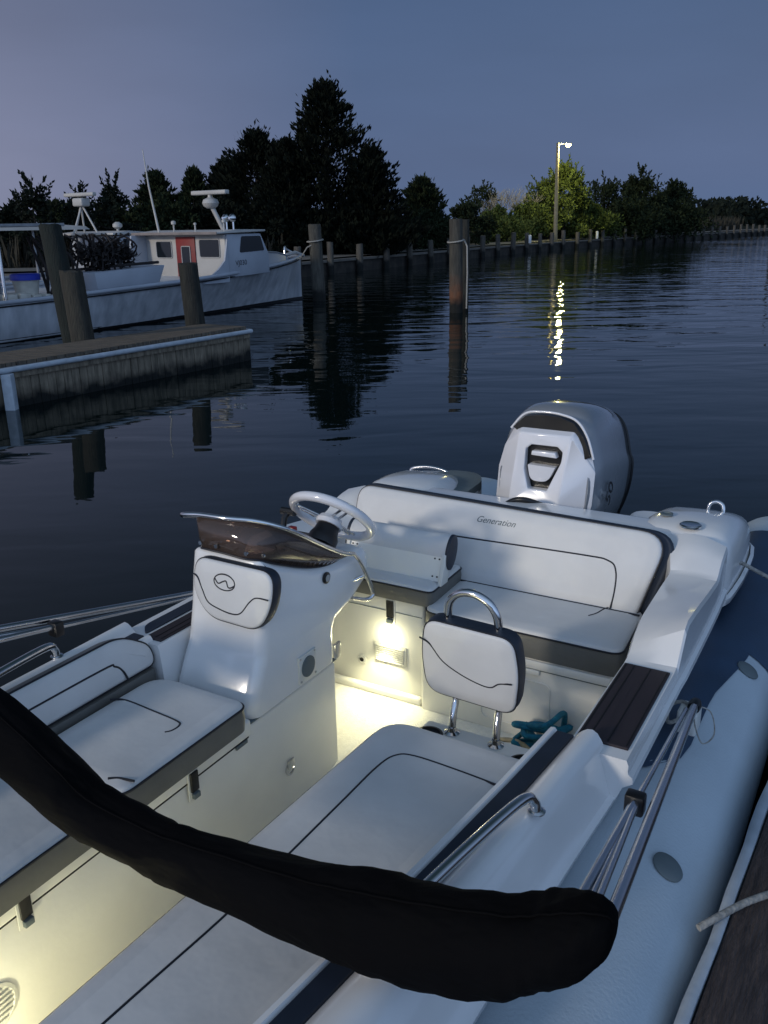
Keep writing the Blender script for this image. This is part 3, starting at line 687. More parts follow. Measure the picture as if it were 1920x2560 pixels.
frombm('grille_recess', prism_bm([(MC + x * .99, z) for x, z in hole], 1, 3.641, 3.66, 0), 'blackp', mo)
frombm('grille_bar', prism_bm([(MC - .040, 1.036), (MC + .068, 1.036), (MC + .078, 1.012), (MC - .042, 1.016)], 1, 3.606, 3.645, .004, 2), 'mwhite', mo)
frombm('grille_blade', prism_bm([(p.x, p.y) for p in rounded([(MC - .056, .972), (MC + .072, .969), (MC + .040, .900), (MC - .042, .898)], [.004, .004, .03, .03], 5)], 1, 3.606, 3.645, .006, 3), 'mwhite', mo)
t_ = text('motor_number', '50', .11, 'blackp', mo, (MC + .258, 3.86, .80), (0, .55, .8), (0, -.8, .55))
box('motor_bracket', (MC - .15, 3.45, .30), (MC + .15, 3.70, .72), 'blackp', mo, .02, 3)
frombm('midsection', loft_bm([[(MC + dx * w, 3.85 + dy * l, z) for dx, dy in ((-1, -1), (1, -1), (1, 1), (-1, 1))] for z, w, l in ((.60, .14, .22), (.3, .08, .14), (-.3, .05, .12), (-.5, .04, .2))]), 'mgrey', mo)

# folded bimini: black boot, poles and clamps
bim = empty('folded_canopy', None, None); bim.parent = boat
ctr = []; rads = []
keys = [(-.240, 1.05, 1.015, .02, .02), (-.250, 1.05, 1.008, .05, .055), (-.285, 1.05, .985, .085, .088), (-.340, 1.05, .950, .10, .102), (-.402, 1.05, .915, .105, .110), (-.564, 1.05, .861, .105, .116), (-.682, 1.05, .841, .10, .113), (-.833, 1.05, .819, .09, .096), (-1.084, 1.05, .803, .08, .076), (-1.185, 1.05, .803, .078, .072), (-1.34, 1.05, .812, .08, .078), (-1.433, 1.05, .850, .085, .095), (-1.63, 1.05, .930, .09, .11), (-1.9, 1.05, .97, .09, .11), (-2.2, 1.05, .98, .08, .09), (-2.27, 1.05, .98, .03, .03)]
secs = []
sm = smooth([(k[0], k[1], k[2]) for k in keys], 6); sr_ = smooth([(k[3] * .76, k[4] * .76, 0) for k in keys], 6)
for i, (p, w) in enumerate(zip(sm, sr_)):
    ring = []
    for k in range(26):
        a = 2 * pi * k / 26
        wr = 1 + .035 * sin(3 * a + i * .31) + .03 * sin(5 * a - i * .47) + .018 * sin(i * 1.9 + 2 * a) + .022 * abs(sin(i * .83 + 1.7 * sin(a * 2)))
        ring.append((p.x, p.y + w.x * wr * cos(a), p.z + w.y * wr * sin(a)))
    secs.append(ring)
boot = frombm('canopy_boot', loft_bm(secs), 'blackc', bim, angle=70)
tube('boot_seam', [Vector(r[8]) + Vector((0, 0, .001)) for r in secs[3:-3]], .0025, 'blackc', boot, 6)
for sd in (1, -1):
    def X(x): return x if sd > 0 else 2 * CS - x
    base = (X(-.385), 2.47, .615)
    pl = tube('canopy_pole', [base, (X(-.285), 1.20, .890)], .0125, 'alu', bim, 12)
    pl2 = tube('canopy_pole', [(X(-.400), 2.42, .622), (X(-.370), 1.70, .765)], .007, 'alu', bim, 12)
    tube('canopy_strut', [(X(-.365), 1.70, .770), (X(-.318), 1.22, .880)], .007, 'alu', bim)
    tube('canopy_strut', [(X(-.372), 1.74, .762), (X(-.355), 1.22, .86)], .0105, 'alu', bim)
    tube('canopy_strut', [(X(-.368), 1.68, .770), (X(-.334), 1.22, .868)], .006, 'alu', bim)
    box('pole_clamp', (X(-.372) - .022, 1.700, .735), (X(-.372) + .022, 1.735, .785), 'blackp', bim, .006)
    lathe('pole_end_cap', [(.018, -.02), (.020, 0), (.016, .02)], 'blackp', bim, base, 14, 'Y')
    box('deck_hinge', (X(-.40) - .03, 2.44, .52), (X(-.40) + .03, 2.52, .60), 'grille', bim, .01, 3)
    tube('quick_pin_wire', smooth([(X(-.385), 2.46, .62), (X(-.34), 2.48, .60), (X(-.315), 2.42, .565), (X(-.335), 2.36, .56), (X(-.365), 2.40, .58), (X(-.385), 2.45, .61)], 6), .0022, 'grey_rope', bim, 6)
    tube('webbing_loop', smooth([(X(-.395), 2.47, .61), (X(-.43), 2.50, .60), (X(-.455), 2.45, .60), (X(-.44), 2.38, .59), (X(-.41), 2.40, .60)], 6), .006, 'grey_rope', bim, 6)

# things lying in or tied to the boat (own top-level objects)
def bw(x, y, z): return Vector((x * cos(-A) - y * sin(-A), x * sin(-A) + y * cos(-A), z))
def rope(name, pts, r, m, label, n=8, sides=8):
    bm = bmesh.new(); P = smooth([bw(*p) for p in pts], n); add_tube(bm, P, r, sides)
    # second strand twisted round the first
    o = frombm(name, bm, m, None, angle=60); return top(o, label, 'rope')
random.seed(3)
pts = []
for k in range(26):
    a = k * 1.15; pts.append((-.93 + .075 * cos(a) + random.uniform(-.02, .02), 2.66 + .055 * sin(a * 1.3) + random.uniform(-.02, .02), .17 + .004 * k + random.uniform(0, .02)))
pts += [(-.90, 2.62, .31), (-.86, 2.70, .33), (-.87, 2.74, .25)]
rope('coiled_rope', pts, .0105, 'blue_rope', 'blue rope heaped on the cockpit floor beside the bench')
pts = []
for k in range(14):
    a = k * 1.3; pts.append((-1.00 + .07 * cos(a) + random.uniform(-.02, .02), 2.56 + .05 * sin(a) + random.uniform(-.02, .02), .165 + .005 * k))
rope('coiled_rope', pts, .009, 'tan_rope', 'tan rope heaped under the folding backrest, next to the blue rope')
rope('mooring_line', [(-.47, 3.50, .69), (-.45, 3.55, .685), (-.44, 3.60, .67), (-.40, 3.60, .655), (-.25, 3.58, .60), (-.08, 3.52, .54), (.15, 3.45, .48), (.35, 3.4, .475)], .008, 'grey_rope', 'pale mooring line tied to the stern cleat of the inflatable boat')

# ------------------------------------------------------------------ the dock the photographer stands on
dock = empty('floating_dock', 'brown plank dock with pale rubber edge beside the inflatable boat', 'dock', (0, 0, 0), -A - R(2.8))
bm = bmesh.new()
for k in range(12):
    x0 = -.247 + k * .145
    add_box(bm, (x0, -.55, .40), (x0 + .138, 5.2, .445), .005, 2)
frombm('planking', bm, 'dockwood', dock)
rp = []
for i in range(60):
    y = -.5 + i * .097; w = .003 * sin(i * .6) + .002 * sin(i * 1.7)
    rp.append([(-.272 + w, y, .30), (-.280 + w, y, .43), (-.276 + w, y, .449), (-.263 + w, y, .456), (-.251 + w * .5, y, .4505), (-.249, y, .40), (-.262, y, .30)])
frombm('rubber_edge', loft_bm(rp), 'rubber', dock, angle=60)
box('dock_side', (-.262, -.5, -.1), (-.22, 5.2, .39), 'piledark', dock, .004)
box('dock_float', (-.20, -.5, -.3), (1.4, 5.2, .39), 'piledark', dock, .004)
dr = []
pts = [(-.212, 1.735, .470), (-.185, 1.775, .476), (-.13, 1.87, .472), (-.07, 1.95, .466), (.0, 2.02, .460), (.2, 2.12, .458)]
o = rope('dock_line', pts, .0085, 'grey_rope', 'weathered rope end lying across the rubber edge of the brown dock')

# ------------------------------------------------------------------ piles
def pile(name, label, base, ztop, r, m, lean=(0, 0), zbot=-1.2, group=None, cat='piling', seg=18, rope_=None):
    r_ = random.Random(name + str(base)); bm = bmesh.new(); secs = []
    nz = 12
    for i in range(nz + 1):
        t = i / nz; z = zbot + (ztop - zbot) * t; ring = []
        for k in range(seg):
            a = 2 * pi * k / seg; rr = .88 * r * (1.04 - .08 * t) * (1 + .035 * sin(2 * a + 1.3 * t) + .02 * sin(5 * a) + r_.uniform(-.018, .018))
            ring.append((base[0] + lean[0] * z + rr * cos(a), base[1] + lean[1] * z + rr * sin(a), z + (r_.uniform(-.02, .02) if i == nz else 0)))
        secs.append(ring)
    o = frombm(name, loft_bm(secs), m, None, angle=45)
    return top(o, label, cat, group)
pile('mooring_pile', 'tall grey mooring pile with a rope band, standing beside the bow of the fishing boat', (-1.71, 25.36), 2.04, .20, 'pile', (-.03, 0))
pile('mooring_pile', 'rust-stained mooring pile standing alone in open water', (1.79, 21.27), 2.10, .175, 'pilerust', (-.01, 0))
pile('mooring_pile', 'thin mooring pile close behind the rust-stained one', (2.08, 22.2), 2.09, .10, 'piledark')
pile('mooring_pile', 'short grey pile at the edge of the finger pier, nearest the left', (-4.24, 12.75), 1.46, .180, 'pilenear', (-.055, 0))
pile('mooring_pile', 'short black pile near the outer end of the finger pier', (-2.98, 14.50), 1.47, .175, 'piledark', (-.045, 0))
pile('mooring_pile', 'tall green-tinged pile standing behind the short grey pile', (-4.62, 13.5), 2.09, .18, 'pilegreen', (-.085, 0))
def rope_band(name, cx, cy, z, r, label, tail):
    P = [Vector((cx + r * cos(a), cy + r * sin(a), z + .03 * sin(a * 1.0 + 1))) for a in [2 * pi * k / 20 for k in range(21)]] + [Vector(t) for t in tail]
    top(tube(name, P, .018, 'grey_rope', None, 6), label, 'rope')
rope_band('pile_rope', 1.77, 21.27, 1.62, .19, 'rope looped round the rust-stained pile with its end hanging to the water', [(2.02, 21.15, 1.50), (2.03, 21.12, .9), (2.02, 21.12, .1)])
rope_band('pile_rope', -1.77, 25.36, 1.62, .22, 'rope from the bow of the fishing boat looped round the tall grey pile', [(-1.98, 25.2, 1.45), (-2.2, 25.4, 1.15), (-2.5, 25.6, 1.12)])

# ------------------------------------------------------------------ finger pier
fp_ = empty('finger_pier', 'low wooden finger pier with pale bumper strip and stained boards down to the water', 'pier')
near0 = Vector((-4.47, 10.30, 0)); near1 = Vector((-2.10, 14.0, 0)); dv = (near1 - near0).normalized()
near0 = near1 - dv * 8.0
side = Vector((-dv.y, dv.x, 0)); W = .98
bm = bmesh.new(); n = 56
endv = Vector((-dv.y, dv.x, 0)) * .93; far1 = near1 + endv
for k in range(n):
    a = near1 - dv * (8.0 * k / n + .015); b = near1 - dv * (8.0 * (k + 1) / n)
    vs = [Vector((p.x, p.y, z)) for z in (.485, .53) for p in (a, b, b + endv, a + endv)]
    v = [bm.verts.new(p) for p in vs]
    for f in ((3, 2, 1, 0), (4, 5, 6, 7), (0, 1, 5, 4), (1, 2, 6, 5), (2, 3, 7, 6), (3, 0, 4, 7)): bm.faces.new([v[i] for i in f])
frombm('deck_planks', bm, 'deckwood', fp_, smooth=False)
out = -side if (-side).y < 0 else side
outn = Vector((dv.y, -dv.x, 0))
bm = bmesh.new()
for k in range(66):
    a = near1 - dv * (8.0 * k / 66 + .008); b = near1 - dv * (8.0 * (k + 1) / 66)
    o_ = outn * random.uniform(0, .012)
    add_obox(bm, a - Vector((0, 0, .5)) + o_, b - Vector((0, 0, .5)) + o_, .04, 1.94)
frombm('skirt_boards', bm, 'skirt', fp_, smooth=False)
bm = bmesh.new(); add_obox(bm, near1 + outn * .035 + Vector((0, 0, .405)), near0 + outn * .035 + Vector((0, 0, .405)), .05, .10)
add_obox(bm, near1 + Vector((0, 0, .1)) + dv * .03, near1 + endv + Vector((0, 0, .1)) + dv * .03, .05, .76)
frombm('fascia', bm, 'skirt', fp_, smooth=False)
tube('bumper_strip', [near1 + outn * .075 + Vector((0, 0, .455)) + dv * .02, near0 + outn * .075 + Vector((0, 0, .455))], .034, 'rubber', fp_, 10)
tube('bumper_strip', [near1 + dv * .06 + outn * .05 + Vector((0, 0, .455)), near1 + endv + dv * .06 + Vector((0, 0, .455))], .03, 'rubber', fp_, 10)
px0 = Vector((-4.30, 9.72 - 1.2, 0))
pq = near1 - dv * 4.36 + outn * .10
box('corner_post', (pq.x - .06, pq.y - .06, -1), (pq.x + .06, pq.y + .06, .42), 'rubber', fp_, .01)
for k in range(1, 4):
    c = near1 - dv * (2.4 * k) + endv * .5
    tube('support_post', [(c.x, c.y, -1.3), (c.x, c.y, .48)], .14, 'piledark', fp_)

# ------------------------------------------------------------------ fishing boats (local: x = towards stern-port... along/y below)
PH = R(35)
def fboat(name, label, loc, shift=(0, 0)):
    o = empty(name, label, 'boat', loc, -PH); return o
# local axes: y = towards the bow, x = starboard; sheer tables (y, deck half, deck z, waterline half)
def fhull(root, tbl, cx, mat_side='boatw'):
    secs = []
    for y, hd, zd, hw in tbl:
        pr = [(-hd, zd), (-hd * .5 - hw * .5, zd * .5), (-hw, .05), (-hw * .9, -.15), (0, -.45), (hw * .9, -.15), (hw, .05), (hd * .5 + hw * .5, zd * .5), (hd, zd)]
        secs.append([(cx + x, y, z) for x, z in pr])
    for s in secs: pass
    bm = bmesh.new(); rs = [[bm.verts.new(p) for p in s] for s in secs]
    for i in range(len(rs) - 1):
        for k in range(8): bm.faces.new((rs[i][k], rs[i][k + 1], rs[i + 1][k + 1], rs[i + 1][k]))
    bm.faces.new(rs[0])
    h = frombm('hull', bm, mat_side, root, angle=60)
    # black boot top
    bm = bmesh.new(); rs = []
    for y, hd, zd, hw in tbl:
        e = .012; rs.append([bm.verts.new((cx + x, y + (.02 if hd < .02 else 0), z)) for x, z in ((-hw - e, .07), (-hw * .9 - e, -.15), (hw * .9 + e, -.15), (hw + e, .07))])
    for i in range(len(rs) - 1):
        for k in (0, 2): bm.faces.new((rs[i][k], rs[i][k + 1], rs[i + 1][k + 1], rs[i + 1][k]))
    frombm('waterline_stripe', bm, 'boatblk', root)
    bm = bmesh.new()
    rl = [bm.verts.new((cx - hd + .03, y, zd - .07)) for y, hd, zd, hw in tbl]; rr2 = [bm.verts.new((cx + hd - .03, y, zd - .07)) for y, hd, zd, hw in tbl]
    for i in range(len(rl) - 1): bm.faces.new((rl[i], rr2[i], rr2[i + 1], rl[i + 1]))
    frombm('deck', bm, 'boatw', root)
    for sd in (1, -1):
        tube('rub_rail', [(cx + sd * hd, y, zd) for y, hd, zd, hw in tbl], .045, 'cabshade', root, 8)
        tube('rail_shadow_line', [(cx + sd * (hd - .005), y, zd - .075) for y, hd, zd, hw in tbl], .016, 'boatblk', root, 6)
    return h
fb = fboat('fishing_boat', 'white fishing workboat with a red cabin door and radar mast, bow to the right', (-7.08, 16.54, 0))
CX = -1.65
T1 = [(-4.5, 1.55, .74, 1.45), (-1, 1.64, .72, 1.58), (1, 1.66, .76, 1.5), (2.5, 1.62, .80, 1.33), (4.5, 1.56, .86, 1.08), (6.2, 1.46, .93, .80), (7.6, 1.25, 1.0, .60), (8.8, .92, 1.07, .38), (9.7, .55, 1.12, .20), (10.3, .26, 1.16, .05), (10.72, .015, 1.2, .01)]
fhull(fb, T1, CX)
# raised foredeck and side wing
bm = bmesh.new(); fd = [(6.4, 1.30, .98, 1.38), (7.3, 1.16, 1.02, 1.40), (8.2, .92, 1.08, 1.40), (9.0, .62, 1.12, 1.36), (9.7, .30, 1.16, 1.28), (10.1, .05, 1.2, 1.22)]
rs = []
for y, h, z0, z1 in fd: rs.append([bm.verts.new((CX + x, y, z)) for x, z in ((-h - .06, z0 - .1), (-h, z1), (0, z1 + .05), (h, z1), (h + .06, z0 - .1))])
for i in range(len(rs) - 1):
    for k in range(4): bm.faces.new((rs[i][k], rs[i][k + 1], rs[i + 1][k + 1], rs[i + 1][k]))
bm.faces.new(rs[0]); bm.faces.new(rs[-1]); frombm('trunk_cabin', bm, 'cabshade', fb, angle=40)
tube('trunk_moulding', [(CX + h + .015, y, z1 - .005) for y, h, z0, z1 in fd], .018, 'greyp', fb, 6)
# pilot house
XS = CX + 1.42; XP = CX - 1.42; YB = 6.35; YF = 7.55; ZR = 1.93
hs = frombm('pilot_house', prism_bm([(YB, .85), (YB, 1.86), (YF, 1.86), (YF + .28, 1.36), (YF + .28, .9)], 0, XP, XS, .03, 2), 'cabshade', fb)
hbk = box('aft_bulkhead', (XP + .05, YB - .035, .78), (XS - .03, YB - .003, 1.85), 'boatcab', fb, .006)
rf = frombm('roof', prism_bm([(YB - .35, 1.865), (YB - .35, 1.90), (YB + .4, 1.96), (YF + .12, 1.945), (YF + .12, 1.90)], 0, XP - .1, XS + .06, .012, 2), 'boatcab', fb)
box('roof_edge', (XP - .1, YB - .37, 1.85), (XS + .05, YB - .352, 1.915), 'brownroof', rf, .004)
frombm('cabin_wing', prism_bm([(YB - .9, .75), (YB, .75), (YB, 1.83), (YB - .06, 1.5), (YB - .12, 1.25), (YB - .35, 1.06)], 0, XS - .02, XS + .03, .006, 1), 'cabshade', fb)
frombm('cabin_wing', prism_bm([(YB - 1.5, .75), (YB, .75), (YB, 1.85), (YB - .5, 1.85), (YB - .55, 1.5), (YB - .75, 1.2)], 0, XP + .0, XP + .05, .006, 1), 'cabshade', fb)
def rwin(x0, x1, z0, z1, y, parent, r=.06, nm='window'):
    q = rounded([(x0, z0), (x1, z0), (x1, z1), (x0, z1)], r, 5)
    w = frombm(nm, prism_bm([(p.x, p.y) for p in q], 1, y - .012, y, 0), 'blackglass', parent)
    tube('frame', [(p.x, y - .012, p.y) for p in q], .012, 'boatcab', w, 6, True)
    return w
yb = YB - .036
rwin(XP + .42, XP + .98, 1.30, 1.70, yb, fb); rwin(XS - .88, XS - .20, 1.32, 1.74, yb, fb)
dr_ = box('door', (XP + 1.16, yb - .03, .80), (XP + 1.82, yb - .001, 1.80), 'boatred', fb, .005)
rwin(XP + 1.36, XP + 1.66, 1.18, 1.58, yb - .031, dr_, .03)
# side window and windscreen
wv = prism_bm([(p.x, p.y) for p in rounded([(YB + .42, 1.42), (YF + .10, 1.45), (YF - .02, 1.80), (YB + .50, 1.80)], .05, 4)], 0, XS, XS + .008, 0)
w_ = frombm('side_window', wv, 'blackglass', fb)
for t0, t1 in ((.06, .31), (.36, .64), (.69, .94)):
    xa = XP + (XS - XP) * t0; xb = XP + (XS - XP) * t1
    bm = bmesh.new(); v = [bm.verts.new(p) for p in ((xa, YF + .275, 1.42), (xb, YF + .275, 1.42), (xb, YF + .055, 1.81), (xa, YF + .055, 1.81))]; bm.faces.new(v)
    frombm('windscreen_pane', bm, 'blackglass', fb)
text('hull_lettering', 'VJ030', .17, 'boatblk', fb, (XS + .004, 6.80, 1.13), (0, 1, .03), (0, 0, 1))
# roof gear
rad = empty('radar', None, None); rad.parent = fb
tube('radar_mast', [(CX + .92, YB + .45, 1.93), (CX + .72, YB + .30, 2.48)], .055, 'boatcab', rad, 10)
lathe('radar_housing', [(.09, 0), (.17, .05), (.20, .12), (.17, .20), (.06, .25), (.05, .33)], 'boatcab', rad, (CX + .70, YB + .28, 2.45), 16)
bm = bmesh.new(); add_box(bm, (CX + .70 - .58, YB + .2, 2.76), (CX + .70 + .58, YB + .36, 2.86), .03, 3); sca = frombm('radar_scanner', bm, 'boatcab', rad)
tube('antenna', [(CX - .72, YB - .15, 1.88), (CX - .95, YB - .15, 3.0), (CX - 1.05, YB - .15, 3.85)], [.03, .022, .010], 'boatcab', fb, 8)
for x, z, r in ((CX - .35, 2.1, .06), (CX + .4, 2.08, .035), (XS - .05, 2.12, .05)):
    g = tube('aerial_stub', [(x, YB, 1.9), (x, YB, z)], .02, 'boatcab', fb, 6); lathe('cap', [(r, 0), (r, r), (r * .5, r * 1.4)], 'boatcab', g, (x, YB, z), 10)
for dx in (0, .22):
    s = tube('spotlight_stalk', [(XS - .35 + dx, YB + .4, 1.93), (XS - .35 + dx, YB + .4, 2.16)], .02, 'chrome', fb, 6)
    lathe('spotlight', [(.03, -.08), (.09, 0), (.09, .06), (.05, .08)], 'chrome', s, (XS - .35 + dx, YB + .35, 2.22), 14, 'Y')
bp = empty('bow_pulpit', None, None); bp.parent = fb
tube('anchor_roller', [(CX, 10.1, 1.24), (CX + .02, 10.5, 1.30), (CX + .02, 10.85, 1.2)], .05, 'boatcab', bp, 8)
tube('anchor', smooth([(CX + .05, 10.0, 1.28), (CX + .02, 10.05, 1.46), (CX - .05, 10.2, 1.40), (CX, 10.4, 1.30)], 4), .03, 'chrome', bp, 8)
# aft working deck: canopy, posts, hauler, white box
cn = empty('deck_canopy', None, None); cn.parent = fb
frombm('canopy_roof', prism_bm([(-3.4, 2.08), (-3.4, 2.12), (1.75, 2.14), (1.75, 2.08)], 0, CX - .9, CX + 1.62, .008, 1), 'greyp', cn)
frombm('canopy_valance', prism_bm([(-3.3, 1.93), (-3.3, 2.075), (.2, 2.075), (.2, 1.98)], 0, CX + 1.50, CX + 1.54, .004, 1), 'navy', cn)
for y in (.35, 1.6): tube('canopy_post', [(CX + 1.5, y, .78), (CX + 1.5, y, 2.08)], .035, 'chrome', cn, 8)
tube('canopy_post', [(CX - .6, 1.4, .78), (CX - .6, 1.4, 2.08)], .035, 'chrome', cn, 8)
eb = frombm('engine_box', prism_bm([(2.5, .80), (4.15, .86), (4.35, 1.24), (2.45, 1.16)], 0, CX + .55, CX + 1.45, .02, 2), 'cabshade', fb)
hau = empty('net_hauler', None, None); hau.parent = fb
random.seed(5); bm = bmesh.new()
for k in range(1500):
    v = Vector((random.gauss(0, 1), random.gauss(0, 1), random.gauss(0, 1))).normalized() * random.random() ** .35
    c = Vector((CX + .9 + v.x * .42, 3.2 + v.y * .78, 1.50 + v.z * .26 + .10 * sin(v.y * 5)))
    d = Vector((random.gauss(0, 1), random.gauss(0, 1), random.gauss(0, .8))).normalized(); s_ = d.cross(Vector((.3, .2, 1))).normalized() * .035
    l_ = random.uniform(.06, .20); q4 = [bm.verts.new(p) for p in (c - s_, c + d * l_ * .5 + s_ * .8, c + d * l_, c + d * l_ * .5 - s_)]; bm.faces.new(q4)
for k in range(16):
    a = Vector((CX + .9 + random.uniform(-.3, .3), 3.25 + random.uniform(-.7, .7), 1.3)); add_tube(bm, smooth([a, a + Vector((random.uniform(-.3, .3), random.uniform(-.3, .3), .35)), a + Vector((random.uniform(-.3, .3), random.uniform(-.4, .4), .62))], 4), .022, 6)
frombm('net_bundle', bm, 'rustnet', hau, angle=30)
bm = bmesh.new()
for k in range(12):
    a = Vector((CX + .9 + random.uniform(-.4, .4), 2.6 + k * .12, 1.0)); add_tube(bm, [a, a + Vector((random.uniform(-.1, .1), random.uniform(-.15, .15), .55))], .022, 6)
add_tube(bm, [(CX + .6, 2.5, 1.2), (CX + 1.3, 3.3, 1.28), (CX + 1.3, 4.3, 1.3)], .03, 6)
frombm('hauler_frame', bm, 'rustnet', hau)
bm = bmesh.new()
for k in range(9):
    a = Vector((CX + 1.2 + random.uniform(-.25, .2), 1.55 + random.uniform(-.1, .5), .8)); add_tube(bm, smooth([a, a + Vector((random.uniform(-.2, .2), random.uniform(-.2, .2), .5)), a + Vector((random.uniform(-.2, .1), random.uniform(-.2, .2), 1.1))], 3), .03, 6)
frombm('hanging_gear', bm, 'rustnet', fb)
tube('gear_boom', smooth([(CX + 1.3, 1.9, .85), (CX + 1.25, 1.7, 1.4), (CX + 1.2, 1.6, 1.95)], 4), .035, 'bucket', fb, 8)
bm = bmesh.new()
for k in range(5): add_box(bm, (CX + 1.0 + .1 * random.random(), .1 + k * .28, .70), (CX + 1.5, .1 + k * .28 + random.uniform(.1, .24), .82 + random.uniform(0, .06)), .02, 2)
frombm('deck_clutter', bm, 'bucket', fb)
# bucket with blue lid standing on the boat
def fw(x, y, z): return Vector((-7.08 + x * cos(-PH) - y * sin(-PH), 16.54 + x * sin(-PH) + y * cos(-PH), z))
bk = empty('bait_tub', 'cream tub with a blue lid standing on the stern deck of the fishing boat', 'tub', tuple(fw(CX + 1.15, 1.05, .78)))
lathe('tub', [(.20, 0), (.25, .30), (.255, .32)], 'bucket', bk, (0, 0, 0), 20); lathe('lid', [(.28, .32), (.28, .42), (.25, .44)], 'bluelid', bk, (0, 0, 0), 20)
bx_ = empty('deck_crate', 'pale crate standing under the canopy of the fishing boat, left of the cream tub', 'crate', tuple(fw(CX + 1.0, .25, .74)))
bm = bmesh.new(); add_box(bm, (-.25, -.2, 0), (.25, .2, .36), .02); frombm('crate_body', bm, 'greyp', bx_); box('crate_lid', (-.27, -.22, .36), (.27, .22, .40), 'bucket', bx_, .008)

fb2 = fboat('fishing_boat', 'second white workboat with a radar tripod, moored behind the one with the red door', (-8.09, 23.27, 0))
CX2 = -1.2
T2 = [(-6, 1.4, .8, 1.3), (0, 1.45, .8, 1.35), (2, 1.4, .86, 1.2), (3.6, 1.15, .95, .85), (4.9, .75, 1.05, .4), (5.8, .3, 1.12, .1), (6.2, .02, 1.16, .01)]
fhull(fb2, T2, CX2)
frombm('pilot_house', prism_bm([(2.0, .8), (2.0, 1.84), (2.78, 1.84), (3.12, 1.38), (3.5, 1.2), (3.5, .9)], 0, CX2 - 1.0, CX2 + 1.05, .03, 2), 'cabshade', fb2)
frombm('roof', prism_bm([(1.75, 1.86), (1.75, 1.92), (2.3, 1.97), (2.9, 1.93), (2.9, 1.86)], 0, CX2 - 1.15, CX2 + 1.15, .015, 2), 'boatcab', fb2)
frombm('side_window', prism_bm([(p.x, p.y) for p in rounded([(2.15, 1.35), (3.0, 1.38), (2.74, 1.78), (2.15, 1.76)], .04, 4)], 0, CX2 + 1.05, CX2 + 1.062, 0), 'blackglass', fb2)
yb2 = 1.998
for x0, x1 in ((CX2 - .8, CX2 - .45), (CX2 - .15, CX2 + .25), (CX2 + .5, CX2 + .85)):
    rwin(x0, x1, 1.22, 1.66, yb2, fb2, .05)
ht = frombm('hardtop', loft_bm([[(CX2 + dx, y, z) for dx, z in ((-w, 2.02), (-w * .8, 2.10 * 1), (0, h), (w * .8, 2.10), (w, 2.02))] for y, w, h in ((-3.0, .9, 2.10), (-2.4, 1.1, 2.18), (.6, 1.1, 2.18), (1.3, .8, 2.10))]), 'boatcab', fb2)
for sx in (-.9, .9): tube('hardtop_post', [(CX2 + sx, -.5, .8), (CX2 + sx, -.5, 2.05)], .03, 'greyp', ht, 8)
tp = empty('radar', None, None); tp.parent = fb2
for dx, dy in ((-.32, 0), (-.05, .1), (.0, -.3), (.50, .1)):
    tube('tripod_leg', [(CX2 - .3 + dx, 1.9 + dy, 1.92), (CX2 - .3 + dx * .12, 1.95, 2.62)], .026, 'boatcab', tp, 8)
box('radar_housing', (CX2 - .50, 1.80, 2.62), (CX2 - .08, 2.1, 2.84), 'boatcab', tp, .05, 3)
box('radar_scanner', (CX2 - .95, 1.88, 2.88), (CX2 + .32, 2.02, 2.98), 'boatcab', tp, .03, 3)
dm = tube('dome_stub', [(CX2 + .7, 2.3, 1.92), (CX2 + .7, 2.3, 2.03)], .04, 'boatcab', fb2, 8); lathe('dome', [(.06, 0), (.13, .05), (.13, .12), (.05, .18)], 'boatcab', dm, (CX2 + .7, 2.3, 2.02), 14)

# ------------------------------------------------------------------ shore: seawall, path, land
WL = [(-60, 33), (-14, 31.5), (-7, 32.5), (-3.4, 37.3), (-.9, 42.2), (1.8, 47.3), (6.8, 57.2), (13.5, 69.2), (24.9, 85.5), (37.5, 101.5), (51, 119.5), (70, 142), (120, 200)]
def strip(name, offs, zs, m, kind='structure'):
    bm = bmesh.new(); rows = []
    for i, p in enumerate(WL):
        a = Vector(WL[max(i - 1, 0)]); b = Vector(WL[min(i + 1, len(WL) - 1)]); d = (b - a).normalized(); nrm2 = Vector((-d.y, d.x))
        rows.append([bm.verts.new((p[0] + nrm2.x * o, p[1] + nrm2.y * o, z)) for o, z in zip(offs, zs)])
    for i in range(len(rows) - 1):
        for k in range(len(offs) - 1): bm.faces.new((rows[i][k], rows[i + 1][k], rows[i + 1][k + 1], rows[i][k + 1]))
    o = frombm(name, bm, m, None, smooth=False); o['kind'] = kind; return o
strip('land', [.3, 3.4, 30, 160], [.60, .60, .8, 1.0], 'land')
strip('path', [.28, 3.2], [.665, .675], 'path')
sw_ = empty('seawall', 'long dark timber seawall along the far shore with a cap board', 'seawall')
for nm, offs, zs, m in (('wall_boards', [0, 0], [-.5, .52], 'seawall'), ('cap_board', [-.10, -.10, .30, .30], [.50, .60, .60, .50], 'path')):
    o = strip(nm, offs, zs, m); del o['kind']; o.parent = sw_
